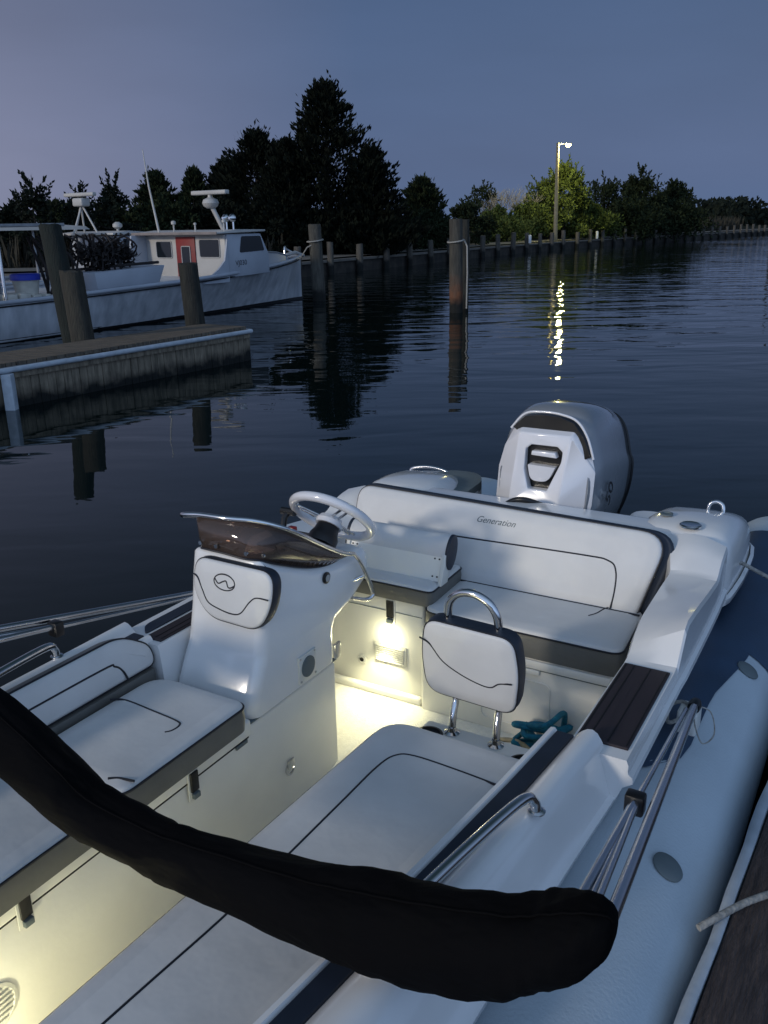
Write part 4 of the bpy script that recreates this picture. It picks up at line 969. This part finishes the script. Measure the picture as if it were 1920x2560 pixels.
# timber piles along the wall
P = [Vector(p) for p in WL]; d_acc = 0; spots = []; step = 2.62; nxt = .6
for i in range(2, len(P) - 2):
    a, b = P[i], P[i + 1]; L_n = (b - a).length
    while nxt < d_acc + L_n:
        t = (nxt - d_acc) / L_n; c = a.lerp(b, t); spots.append(c); nxt += step
    d_acc += L_n
random.seed(11)
for i, c in enumerate(spots[:62]):
    h = 1.27 + random.uniform(-.09, .12)
    far = c.y
    pile('seawall_pile', 'grey timber pile standing in front of the seawall, one of the evenly spaced row', (c.x + .18, c.y - .12), h, random.uniform(.15, .185), 'wallpile', (random.uniform(-.03, .03), 0), -.6, 'timber piles along the seawall', seg=10)
for i, (x, y, z) in enumerate(((4.25, 50.6, 1.22), (10.2, 62.3, 1.2), (17.5, 74.0, 1.25))):
    o = empty('white_post', ['small white post on the path behind the seawall, left of the lamp pole, nearest', 'small white post on the path just left of the lamp pole', 'small white post on the path right of the lamp pole'][i], 'post', (x, y, .66))
    box('post_body', (-.09, -.09, 0), (.09, .09, z - .74), 'white_box', o, .02); lathe('post_cap', [(.11, 0), (.11, .03), (.04, .08)], 'white_box', o, (0, 0, z - .74), 12)

# distant tall channel pole on the right and far buildings
o = empty('channel_marker', 'tall thin dark pole in the water at the far right edge', 'pole', (55.4, 130, 0))
tube('marker_pole', [(0, 0, -1), (.1, 0, 5), (.5, 0, 10.5)], [.22, .18, .12], 'piledark', o, 8); lathe('marker_collar', [(.3, 0), (.3, .5), (.2, .6)], 'piledark', o, (.05, 0, 3), 10)
fbk = empty('far_shed', 'low pale building with lit windows on the far shore at the right edge', 'building', (112, 262, .8))
box('wall', (-14, 0, 0), (14, 8, 3.0), 'greyp', fbk, .05); box('roof', (-15, -1, 3.0), (15, 9, 3.5), 'seawall', fbk, .1)
for k in range(7): box('window', (-12 + k * 3.6, -.06, 1.1), (-10.6 + k * 3.6, -.02, 2.2), 'farlight', fbk, 0)

# ------------------------------------------------------------------ street lamp
lp = empty('street_lamp', 'tall timber lamp pole with a lit lamp, standing on the seawall path', 'street lamp', (13.45, 70.3, 0))
tube('pole', [(0, 0, .5), (-.10, 0, 7.55)], [.17, .11], 'pole', lp, 12)
tube('arm', smooth([(-.10, 0, 7.35), (.15, 0, 7.50), (.50, -.05, 7.52)], 4), .035, 'greyp', lp, 8)
hd = frombm('lamp_head', prism_bm([(.38, 7.45), (.44, 7.58), (.86, 7.58), (.92, 7.45)], 1, -.26, .06, .02, 2), 'greyp', lp)
lathe('lamp_lens', [(.08, -.17), (.15, -.10), (.17, 0)], 'lamp_on', hd, (.65, -.10, 7.445), 16)
li = bpy.data.lights.new('lamp_light', 'POINT'); li.energy = 1500; li.color = (1, .90, .32); li.shadow_soft_size = .15
lo = bpy.data.objects.new('lamp_light', li); COL.objects.link(lo); lo.parent = lp; lo.location = (.62, -.10, 7.22)

# ------------------------------------------------------------------ trees
def add_leaf(bm, c, d, l, w, rnd):
    d = d.normalized(); s = d.cross(Vector((rnd.uniform(-1, 1), rnd.uniform(-1, 1), rnd.uniform(-1, 1)))).normalized() * w
    a = bm.verts.new(c - s * .6); b = bm.verts.new(c + d * l * .5 + s); e = bm.verts.new(c + d * l); f = bm.verts.new(c + d * l * .45 - s)
    bm.faces.new((a, b, e, f))
def trunk_mesh(root, h, r, rnd, limbs=6, lean=0., m='bark', spread=.35):
    bm = bmesh.new(); tops = []
    sp = smooth([(0, 0, -.1), (lean * .3, 0, h * .33), (lean * .8, .0, h * .66), (lean, 0, h * .92)], 4)
    add_tube(bm, sp, [r * (1 - .85 * i / (len(sp) - 1)) for i in range(len(sp))], 8)
    for k in range(limbs):
        t = .25 + .6 * k / max(1, limbs - 1); b = sp[int(t * (len(sp) - 1))]; a = rnd.uniform(0, 2 * pi)
        e = b + Vector((cos(a), sin(a), rnd.uniform(.4, .9))) * h * spread * (1.1 - t)
        mid = (b + e) / 2 + Vector((0, 0, -.04 * h)); add_tube(bm, smooth([b, mid, e], 3), [r * .35, r * .3, r * .25, r * .2, r * .15, r * .1, r * .06][:7], 6); tops.append(e)
    frombm('trunk', bm, m, root); return tops
def cedar(label, x, y, h, w, seed, m='cedar', z0=.65, dens=1., leafl=.34, group=None, ragged=.25):
    rnd = random.Random(seed); root = empty('cedar_tree', label, 'tree', (x, y, z0), 0, group)
    trunk_mesh(root, h, h * .02 + .05, rnd, 5)
    bm = bmesh.new()
    nb = int(190 * dens)
    for i in range(nb):                          # flame-shaped sprays, larger and lower ones at the base
        t = (i + rnd.random()) / nb; z = h * (.03 + .93 * t ** 1.08)
        env = w * .66 * (max(0., 1 - t) ** .60) * (.94 + .14 * sin(t * 9 + seed)) * (1 if t > .12 else .85 + t)
        a = rnd.uniform(0, 2 * pi); R0 = env * rnd.uniform(1 - ragged * 1.6, 1 + ragged * .55)
        tip = Vector((cos(a) * R0, sin(a) * R0, min(h * .97, z + rnd.uniform(0, .05) * h)))
        root_p = Vector((cos(a) * R0 * .12, sin(a) * R0 * .12, z - .10 * h * (1 - t)))
        n_ = int(46 * (1.25 - t * .6))
        for k in range(n_):
            s = k / n_; c = root_p.lerp(tip, s ** .7) + Vector((rnd.gauss(0, 1), rnd.gauss(0, 1), rnd.gauss(0, .7))) * (.055 * w * (1.08 - s))
            d = (tip - root_p).normalized() * .9 + Vector((0, 0, .8)) + Vector((rnd.uniform(-.6, .6), rnd.uniform(-.6, .6), rnd.uniform(-.3, .4)))
            add_leaf(bm, c, d, leafl * rnd.uniform(.6, 1.25), leafl * .20, rnd)
    for k in range(60):
        z = h * rnd.uniform(.88, 1.0); add_leaf(bm, Vector((rnd.gauss(0, .03 * w * (1.02 - z / h) * 8), rnd.gauss(0, .02), z - leafl * .6)), Vector((rnd.uniform(-.35, .35), 0, 1)), leafl, leafl * .2, rnd)
    me = bpy.data.meshes.new('crown'); bm.to_mesh(me); bm.free(); link('crown', me, m, root, smooth=False)
    return root
def bush(name, label, x, y, h, w, seed, m='leaf', z0=.65, dens=1., leaf=.26, sparse=0., group=None, tr=True):
    rnd = random.Random(seed); root = empty(name, label, 'tree' if 'tree' in name else 'shrub', (x, y, z0), 0, group)
    tops = trunk_mesh(root, h * .8, h * .02 + .03, rnd, 7, rnd.uniform(-.1, .1) * w, spread=.55)
    bm = bmesh.new(); nc = int(60 * dens)
    for i in range(nc):
        a = rnd.uniform(0, 2 * pi); t = rnd.random() ** .8; rr = (rnd.random() ** .5)
        zz = h * (.10 + .84 * t); env = w * .56 * (1 - (max(0, t - .45) / .55) ** 2 * .7) * (.85 + .15 * sin(3 * a + seed))
        c = Vector((cos(a) * env * rr, sin(a) * env * rr, zz * (1 - .16 * rr)))
        cs = (.12 * w if not sparse else .10 * w) * rnd.uniform(.6, 1.25)
        for k in range(int(84 * (1 - sparse * .7))):
            v = Vector((rnd.gauss(0, 1), rnd.gauss(0, 1), rnd.gauss(0, .75))); v = v.normalized() * (rnd.random() ** .4)
            add_leaf(bm, c + v * cs, v + Vector((0, 0, rnd.uniform(-.4, .8))), leaf * .72 * rnd.uniform(.5, 1.2), leaf * .20, rnd)
    for i in range(int(14 * dens)):              # shoots that break the outline
        a = rnd.uniform(0, 2 * pi); rr = rnd.random() * .8; b = Vector((cos(a) * w * .4 * rr, sin(a) * w * .4 * rr, h * (.92 - .3 * rr)))
        d = Vector((cos(a) * .5 + rnd.uniform(-.3, .3), sin(a) * .3, 1)).normalized(); Ls = h * rnd.uniform(.10, .20)
        for k in range(12): add_leaf(bm, b + d * Ls * k / 12, d + Vector((rnd.uniform(-1, 1), rnd.uniform(-1, 1), rnd.uniform(-.4, .8))), leaf * .8, leaf * .2, rnd)
    me = bpy.data.meshes.new('crown'); bm.to_mesh(me); bm.free(); link('crown', me, m, root, smooth=False)
    return root
def bare(label, x, y, h, w, seed):
    rnd = random.Random(seed); root = empty('bare_tree', label, 'tree', (x, y, .65)); bm = bmesh.new()
    def grow(p, d, L, r, dep):
        q = p + d * L * .5 + Vector((rnd.uniform(-.06, .06), rnd.uniform(-.06, .06), 0)) * L; e = q + (d + Vector((rnd.uniform(-.25, .25), rnd.uniform(-.25, .25), .1))).normalized() * L * .5
        add_tube(bm, [p, q, e], [r, r * .85, r * .68], 5 if dep < 3 else 3, cap=False)
        if dep == 6: return
        for k in range(3 if dep < 5 else 2):
            nd = (d + Vector((rnd.uniform(-.85, .85), rnd.uniform(-.7, .7), rnd.uniform(-.15, .5)))).normalized(); grow(e, nd, L * rnd.uniform(.62, .85), r * .62, dep + 1)
    for k in range(4):
        a = 2 * pi * k / 4; grow(Vector((cos(a) * .15, sin(a) * .15, 0)), Vector((cos(a) * .75 * w / h, sin(a) * .5, 1)).normalized(), h * .23, .085, 1)
    frombm('branches', bm, 'twig', root); return root

for i, (lab, X0, Y, h_, w_t, sd, mm, dn) in enumerate((
    ('tallest cedar, black against the sky, behind the tall grey pile', -2.48, 46, 7.85, 6.6, 3, 'cedar', 1.7),
    ('broad dark cedar with a double top, left of the tallest cedar', -6.3, 49, 6.0, 6.6, 8, 'cedar', 1.3),
    ('dark cedar between the radar mast and the double-topped cedar', -8.3, 51, 4.7, 4.2, 12, 'cedar', 1.),
    ('small cedar rising right above the radar scanner of the red-door boat', -9.84, 50, 4.3, 2.8, 17, 'leaf', .9),
    ('small cedar right of the white antenna', -11.9, 50, 4.2, 3.6, 21, 'leaf', .9),
    ('small ragged cedar just right of the tallest cedar', 2.53, 54, 3.85, 4.0, 26, 'leaf', .9),
    ('low dark cedar filling the flank of the tallest cedar', -.35, 45, 4.75, 4.2, 31, 'cedar', 1.),
    ('low dark cedar left of the tallest cedar trunk', -4.4, 45, 5.2, 4.6, 36, 'cedar', 1.))):
    cedar(lab, X0, Y, h_, w_t, sd, mm, dens=dn * 1.25, leafl=.29)
B_ = [
    ('leafy_tree', 'sparse leafy tree against the sky at the far left', -13.29, 36, 3.29, 2.55, 41, 'leafs', .7, .24, .5),
    ('leafy_tree', 'sparse leafy tree behind the radar tripod, with a tall shoot', -10.77, 38, 3.45, 1.79, 43, 'leafs', .55, .24, .6),
    ('leafy_tree', 'sparse leafy tree between the two at the far left', -11.85, 37, 2.9, 1.96, 44, 'leafs', .7, .24, .4),
    ('shrub', 'low dark shrub behind the canopy of the fishing boat', -15.12, 38, 2.43, 2.02, 45, 'leafs', .9, .3, 0),
    ('shrub', 'dark shrub behind the hardtop of the second workboat', -13.49, 39, 2.46, 3.22, 46, 'leaf', 1., .32, 0),
    ('shrub', 'dark shrub behind the radar tripod', -11.73, 41, 2.59, 3.38, 47, 'leaf', 1., .32, 0),
    ('shrub', 'dark shrub behind the cabin with the red door', -9.96, 43, 2.69, 3.8, 48, 'leaf', 1., .32, 0),
    ('shrub', 'dark shrub below the double-topped cedar', -7.57, 44, 2.74, 3.89, 49, 'cedar', 1., .32, 0),
    ('shrub', 'dark shrub behind the bow of the fishing boat', -4.97, 44, 2.6, 3.89, 50, 'cedar', 1., .32, 0),
    ('shrub', 'brown-green round shrub right of the tallest cedar', 0.65, 49, 1.76, 2.6, 51, 'leaf', .9, .28, 0),
    ('shrub', 'dark shrub below the small ragged cedar', 2.38, 52, 2.0, 3.37, 52, 'leaf', .9, .28, 0),
    ('shrub', 'dark rounded shrub behind the rust-stained pile', 5.79, 60, 2.79, 3.18, 53, 'leaf', .9, .3, 0),
    ('shrub', 'faintly lit shrub left of the lamp, under the bare tree', 8.8, 68, 2.3, 4.41, 54, 'leafg', 1., .34, 0),
    ('shrub', 'green lit shrub directly left of the lamp pole', 11.96, 72.5, 3.0, 4.27, 55, 'leafg', 1., .36, 0),
    ('leafy_tree', 'yellow-green leafy tree lit by the lamp, behind the lamp pole', 14.9, 75, 5.87, 4.77, 56, 'leafg', 1.5, .40, 0),
    ('leafy_tree', 'thin green tree at the left end of the lamp-lit clump', 8.55, 76, 4.46, 4.03, 57, 'leaf', .6, .34, .55),
    ('leafy_tree', 'half-lit tree between the bare tree and the lit tree', 13.32, 77, 4.88, 3.54, 58, 'leafg', .8, .36, .4),
    ('shrub', 'dim green shrub right of the lamp pole', 17.51, 77, 2.74, 4.99, 59, 'leafg', 1., .38, 0),
    ('leafy_tree', 'spreading dark tree right of the lamp-lit tree', 20.42, 84, 5.11, 5.94, 60, 'leaf', .9, .42, .3),
    ('leafy_tree', 'tallest dark tree of the clump right of the lamp', 24.6, 88, 5.97, 5.19, 61, 'leaf', 1.1, .45, .1),
    ('leafy_tree', 'dark rounded tree at the right end of the clump', 29.45, 93, 4.89, 6.03, 62, 'leaf', 1.1, .48, 0),
    ('shrub', 'dark low shrub filling the middle of the right clump', 22.21, 84, 3.21, 7.92, 63, 'leaf', 1.2, .45, 0),
    ('shrub', 'dark low shrub at the right end of the clump', 27.84, 90, 3.02, 7.96, 64, 'leaf', 1.2, .45, 0),
]
for nm, lab, X0, Y, h_, w_t, sd, mm, dn, lf, spz in B_:
    bush(nm, lab, X0, Y, h_, w_t, sd, mm, dens=dn, leaf=lf, sparse=spz)
bare('bare grey-twigged tree left of the lamp-lit tree', 10.48, 74, 5.4, 7.5, 71)
# undergrowth and reeds along the shore
rnd = random.Random(9); bm = bmesh.new()
for i in range(len(WL) - 1):
    a = Vector(WL[i]); b = Vector(WL[i + 1]); d = (b - a); L0 = d.length
    if i == 0: a = Vector((-30, 33)); d = Vector(WL[1]) - a; L0 = d.length
    if i > 9: break
    nrm2 = Vector((-d.y, d.x)).normalized()
    for k in range(int(L0 * 42)):
        p = a + d * rnd.random() + nrm2 * rnd.uniform(3.6, 7.5); sc_ = 1 + a.y / 90
        hgt = rnd.uniform(.6, 1.5) * (1.0 if i < 8 else 1.3)
        add_leaf(bm, Vector((p.x, p.y, .6)), Vector((rnd.uniform(-.3, .3), rnd.uniform(-.2, .2), 1)), hgt, .05 * sc_, rnd)
me = bpy.data.meshes.new('reeds'); bm.to_mesh(me); bm.free(); o = link('reeds', me, 'reed', None, smooth=False); top(o, 'dull reeds and undergrowth along the shore path', 'reeds', None, 'stuff')
bm = bmesh.new()
for i in range(15000):
    t = rnd.random(); X0 = 62 + 125 * t; Y0 = 170 + 105 * t + rnd.uniform(-5, 25)
    hh = (3.0 + .9 * sin(t * 9) * sin(t * 31) + .7 * sin(t * 17 + 1)) * (1.25 - .2 * t)
    c = Vector((X0 + rnd.gauss(0, 1.2), Y0, .4 + hh * rnd.random() ** .7)); add_leaf(bm, c, Vector((rnd.uniform(-1, 1), 0, rnd.uniform(.1, 1))), 1.0, .30, rnd)
me = bpy.data.meshes.new('far_wood'); bm.to_mesh(me); bm.free(); o = link('far_wood', me, 'leafs', None, smooth=False); top(o, 'low dark wooded shoreline at the far right', 'wood', None, 'stuff')

# ------------------------------------------------------------------ water
bm = bmesh.new(); S = 1500
v = [bm.verts.new(p) for p in ((-S, -S, 0), (S, -S, 0), (S, S, 0), (-S, S, 0))]; bm.faces.new(v)
me = bpy.data.meshes.new('water'); bm.to_mesh(me); bm.free()
wm = bpy.data.materials.new('harbour_water'); wm.use_nodes = True; nt = wm.node_tree; N = nt.nodes; L = nt.links; b = N['Principled BSDF']
b.inputs['Base Color'].default_value = (.0025, .0065, .0065, 1); b.inputs['Roughness'].default_value = .02; b.inputs['IOR'].default_value = 1.333
g = N.new('ShaderNodeNewGeometry')
def wave(scale, rz, sx, sy, det, dist_):
    mp = N.new('ShaderNodeMapping'); mp.inputs['Rotation'].default_value = (0, 0, rz); mp.inputs['Scale'].default_value = (sx, sy, 1)
    L.new(g.outputs['Position'], mp.inputs['Vector'])
    n = N.new('ShaderNodeTexNoise'); n.inputs['Scale'].default_value = scale; n.inputs['Detail'].default_value = det; n.inputs['Distortion'].default_value = dist_
    n.inputs['Roughness'].default_value = .45
    L.new(mp.outputs[0], n.inputs['Vector']); return n
n1 = wave(.85, R(8), .45, 1.25, 2, .5); n2 = wave(2.8, R(-12), .5, 1.2, 2, .3); n3 = wave(.05, 0, .6, 1, 2, 0)
# wind patches: calm near the docks, rippled further out
mr = N.new('ShaderNodeMapRange'); mr.inputs['From Min'].default_value = .38; mr.inputs['From Max'].default_value = .62; mr.inputs['To Min'].default_value = .35; mr.inputs['To Max'].default_value = 1.
L.new(n3.outputs['Fac'], mr.inputs['Value'])
sx = N.new('ShaderNodeSeparateXYZ'); L.new(g.outputs['Position'], sx.inputs[0])
md_ = N.new('ShaderNodeMapRange'); md_.inputs['From Min'].default_value = 7; md_.inputs['From Max'].default_value = 22; md_.inputs['To Min'].default_value = .40; md_.inputs['To Max'].default_value = 1.15
L.new(sx.outputs['Y'], md_.inputs['Value'])
def mth(op, a, bb):
    m = N.new('ShaderNodeMath'); m.operation = op
    for i, q_ in enumerate((a, bb)):
        if isinstance(q_, (int, float)): m.inputs[i].default_value = q_
        else: L.new(q_, m.inputs[i])
    return m.outputs[0]
amp = mth('MULTIPLY', mr.outputs[0], md_.outputs[0])
hgt = mth('ADD', mth('MULTIPLY', n1.outputs['Fac'], 1.0), mth('MULTIPLY', n2.outputs['Fac'], .22))
hgt = mth('MULTIPLY', hgt, amp)
bp_ = N.new('ShaderNodeBump'); bp_.inputs['Strength'].default_value = 1; bp_.inputs['Distance'].default_value = .055
L.new(hgt, bp_.inputs['Height']); L.new(bp_.outputs['Normal'], b.inputs['Normal'])
wo = bpy.data.objects.new('water', me); COL.objects.link(wo); me.materials.append(wm); wo['kind'] = 'structure'

# ------------------------------------------------------------------ cockpit lights (lit in the photograph)
def plight(name, loc, e, col, r, parent, spot=None, rot=None):
    li = bpy.data.lights.new(name, 'SPOT' if spot else 'POINT'); li.energy = e; li.color = col; li.shadow_soft_size = r
    if spot: li.spot_size = R(spot); li.spot_blend = .6
    o = bpy.data.objects.new(name, li); COL.objects.link(o); o.parent = parent; o.location = loc
    if rot: o.rotation_euler = rot
    return o
WARM = (1, .93, .57)
plight('courtesy_bulb', (-1.617, 2.735, .420), .75, WARM, .012, boat)
plight('courtesy_beam', (-1.640, 2.715, .405), 7.5, WARM, .015, boat, 105, (R(-6), 0, 0))
plight('bow_courtesy_bulb', (-1.50, .70, .22), 6.0, WARM, .012, boat)

# ------------------------------------------------------------------ sky, sun, camera
SUN_AZ = R(52); SUN_EL = R(17)             # light travels towards +x+y (azimuth measured from +y towards +x)
w = bpy.data.worlds.new('World'); sc.world = w; w.use_nodes = True; nt = w.node_tree; N = nt.nodes; L = nt.links
bg = N['Background']
sky = N.new('ShaderNodeTexSky'); sky.sky_type = 'NISHITA'; sky.sun_disc = False; sky.sun_elevation = R(2.0); sky.sun_rotation = SUN_AZ + pi; sky.altitude = 10; sky.dust_density = 2.; sky.air_density = 1.3
tc = N.new('ShaderNodeTexCoord'); sp_ = N.new('ShaderNodeSeparateXYZ'); L.new(tc.outputs['Generated'], sp_.inputs[0])
def wm_(op, *a):
    m = N.new('ShaderNodeMath'); m.operation = op
    for i, q_ in enumerate(a):
        if isinstance(q_, (int, float)): m.inputs[i].default_value = q_
        else: L.new(q_, m.inputs[i])
    return m.outputs[0]
el = wm_('MAXIMUM', sp_.outputs['Z'], 0.)
rp_ = N.new('ShaderNodeValToRGB'); cr = rp_.color_ramp
cr.elements[0].position = 0; cr.elements[0].color = (.100, .152, .275, 1)
cr.elements[1].position = 1; cr.elements[1].color = (.018, .036, .062, 1)
e = cr.elements.new(.10); e.color = (.080, .130, .255, 1)
e = cr.elements.new(.26); e.color = (.056, .100, .208, 1)
e = cr.elements.new(.48); e.color = (.034, .062, .112, 1)
e = cr.elements.new(.70); e.color = (.014, .032, .046, 1)
L.new(el, rp_.inputs['Fac'])
# lilac glow towards the left (where the sun went down) and behind the camera
lft = wm_('MULTIPLY', sp_.outputs['X'], -1.0)
gl = N.new('ShaderNodeMapRange'); gl.inputs['From Min'].default_value = .02; gl.inputs['From Max'].default_value = .62; L.new(lft, gl.inputs['Value'])
lowf = wm_('SUBTRACT', 1.0, wm_('MULTIPLY', el, 1.5)); lowf = wm_('MAXIMUM', lowf, 0.)
glf = wm_('MULTIPLY', gl.outputs[0], lowf)
mx1 = N.new('ShaderNodeMix'); mx1.data_type = 'RGBA'; mx1.blend_type = 'ADD'; L.new(glf, mx1.inputs['Factor']); L.new(rp_.outputs['Color'], mx1.inputs['A']); mx1.inputs['B'].default_value = (.200, .152, .138, 1)
bk_ = wm_('MULTIPLY', sp_.outputs['Y'], -1.0)
gb = N.new('ShaderNodeMapRange'); gb.inputs['From Min'].default_value = -.40; gb.inputs['From Max'].default_value = .9; L.new(bk_, gb.inputs['Value'])
mx2 = N.new('ShaderNodeMix'); mx2.data_type = 'RGBA'; mx2.blend_type = 'ADD'; L.new(gb.outputs[0], mx2.inputs['Factor']); L.new(mx1.outputs['Result'], mx2.inputs['A']); mx2.inputs['B'].default_value = (.42, .60, .92, 1)
mx3 = N.new('ShaderNodeMix'); mx3.data_type = 'RGBA'; mx3.blend_type = 'ADD'; mx3.inputs['Factor'].default_value = .012
hz = N.new('ShaderNodeTexNoise'); hz.inputs['Scale'].default_value = 2.2; hz.inputs['Detail'].default_value = 5
hm = N.new('ShaderNodeMapping'); hm.inputs['Scale'].default_value = (1, 1, 4); L.new(tc.outputs['Generated'], hm.inputs['Vector']); L.new(hm.outputs[0], hz.inputs['Vector'])
hr2 = N.new('ShaderNodeMapRange'); hr2.inputs['From Min'].default_value = .3; hr2.inputs['From Max'].default_value = .7; hr2.inputs['To Min'].default_value = .91; hr2.inputs['To Max'].default_value = 1.08; L.new(hz.outputs['Fac'], hr2.inputs['Value'])
mxh = N.new('ShaderNodeMix'); mxh.data_type = 'RGBA'; mxh.blend_type = 'MULTIPLY'; mxh.inputs['Factor'].default_value = 1; L.new(mx2.outputs['Result'], mxh.inputs['A']); L.new(hr2.outputs[0], mxh.inputs['B'])
L.new(mxh.outputs['Result'], mx3.inputs['A']); L.new(sky.outputs[0], mx3.inputs['B'])
L.new(mx3.outputs['Result'], bg.inputs['Color']); bg.inputs['Strength'].default_value = 1.0
su = bpy.data.lights.new('sun', 'SUN'); su.energy = 1.45; su.angle = R(6); su.color = (1, .90, .76)
so = bpy.data.objects.new('sun', su); COL.objects.link(so)
dirv = Vector((sin(SUN_AZ) * cos(SUN_EL), cos(SUN_AZ) * cos(SUN_EL), -sin(SUN_EL)))
so.rotation_euler = Vector((0, 0, -1)).rotation_difference(dirv).to_euler()

cam = bpy.data.cameras.new('camera'); co = bpy.data.objects.new('camera', cam); COL.objects.link(co)
F = 1900.; PT = math.atan(620 / F); RL = R(1.0)
f_ = Vector((0, cos(PT), -sin(PT))); u0 = Vector((0, sin(PT), cos(PT))); r0_ = Vector((1, 0, 0))
rt = r0_ * cos(RL) - u0 * sin(RL); up = r0_ * sin(RL) + u0 * cos(RL)
co.matrix_world = Matrix(((rt.x, up.x, -f_.x, 0), (rt.y, up.y, -f_.y, 0), (rt.z, up.z, -f_.z, 2.0), (0, 0, 0, 1)))
cam.sensor_fit = 'VERTICAL'; cam.sensor_height = 36; cam.lens = F / 2212 * 36; cam.clip_start = .05; cam.clip_end = 4000
sc.camera = co
sc.view_settings.view_transform = 'Standard'; sc.view_settings.look = 'None'; sc.view_settings.exposure = 0
sc.render.resolution_x = 768; sc.render.resolution_y = 1024
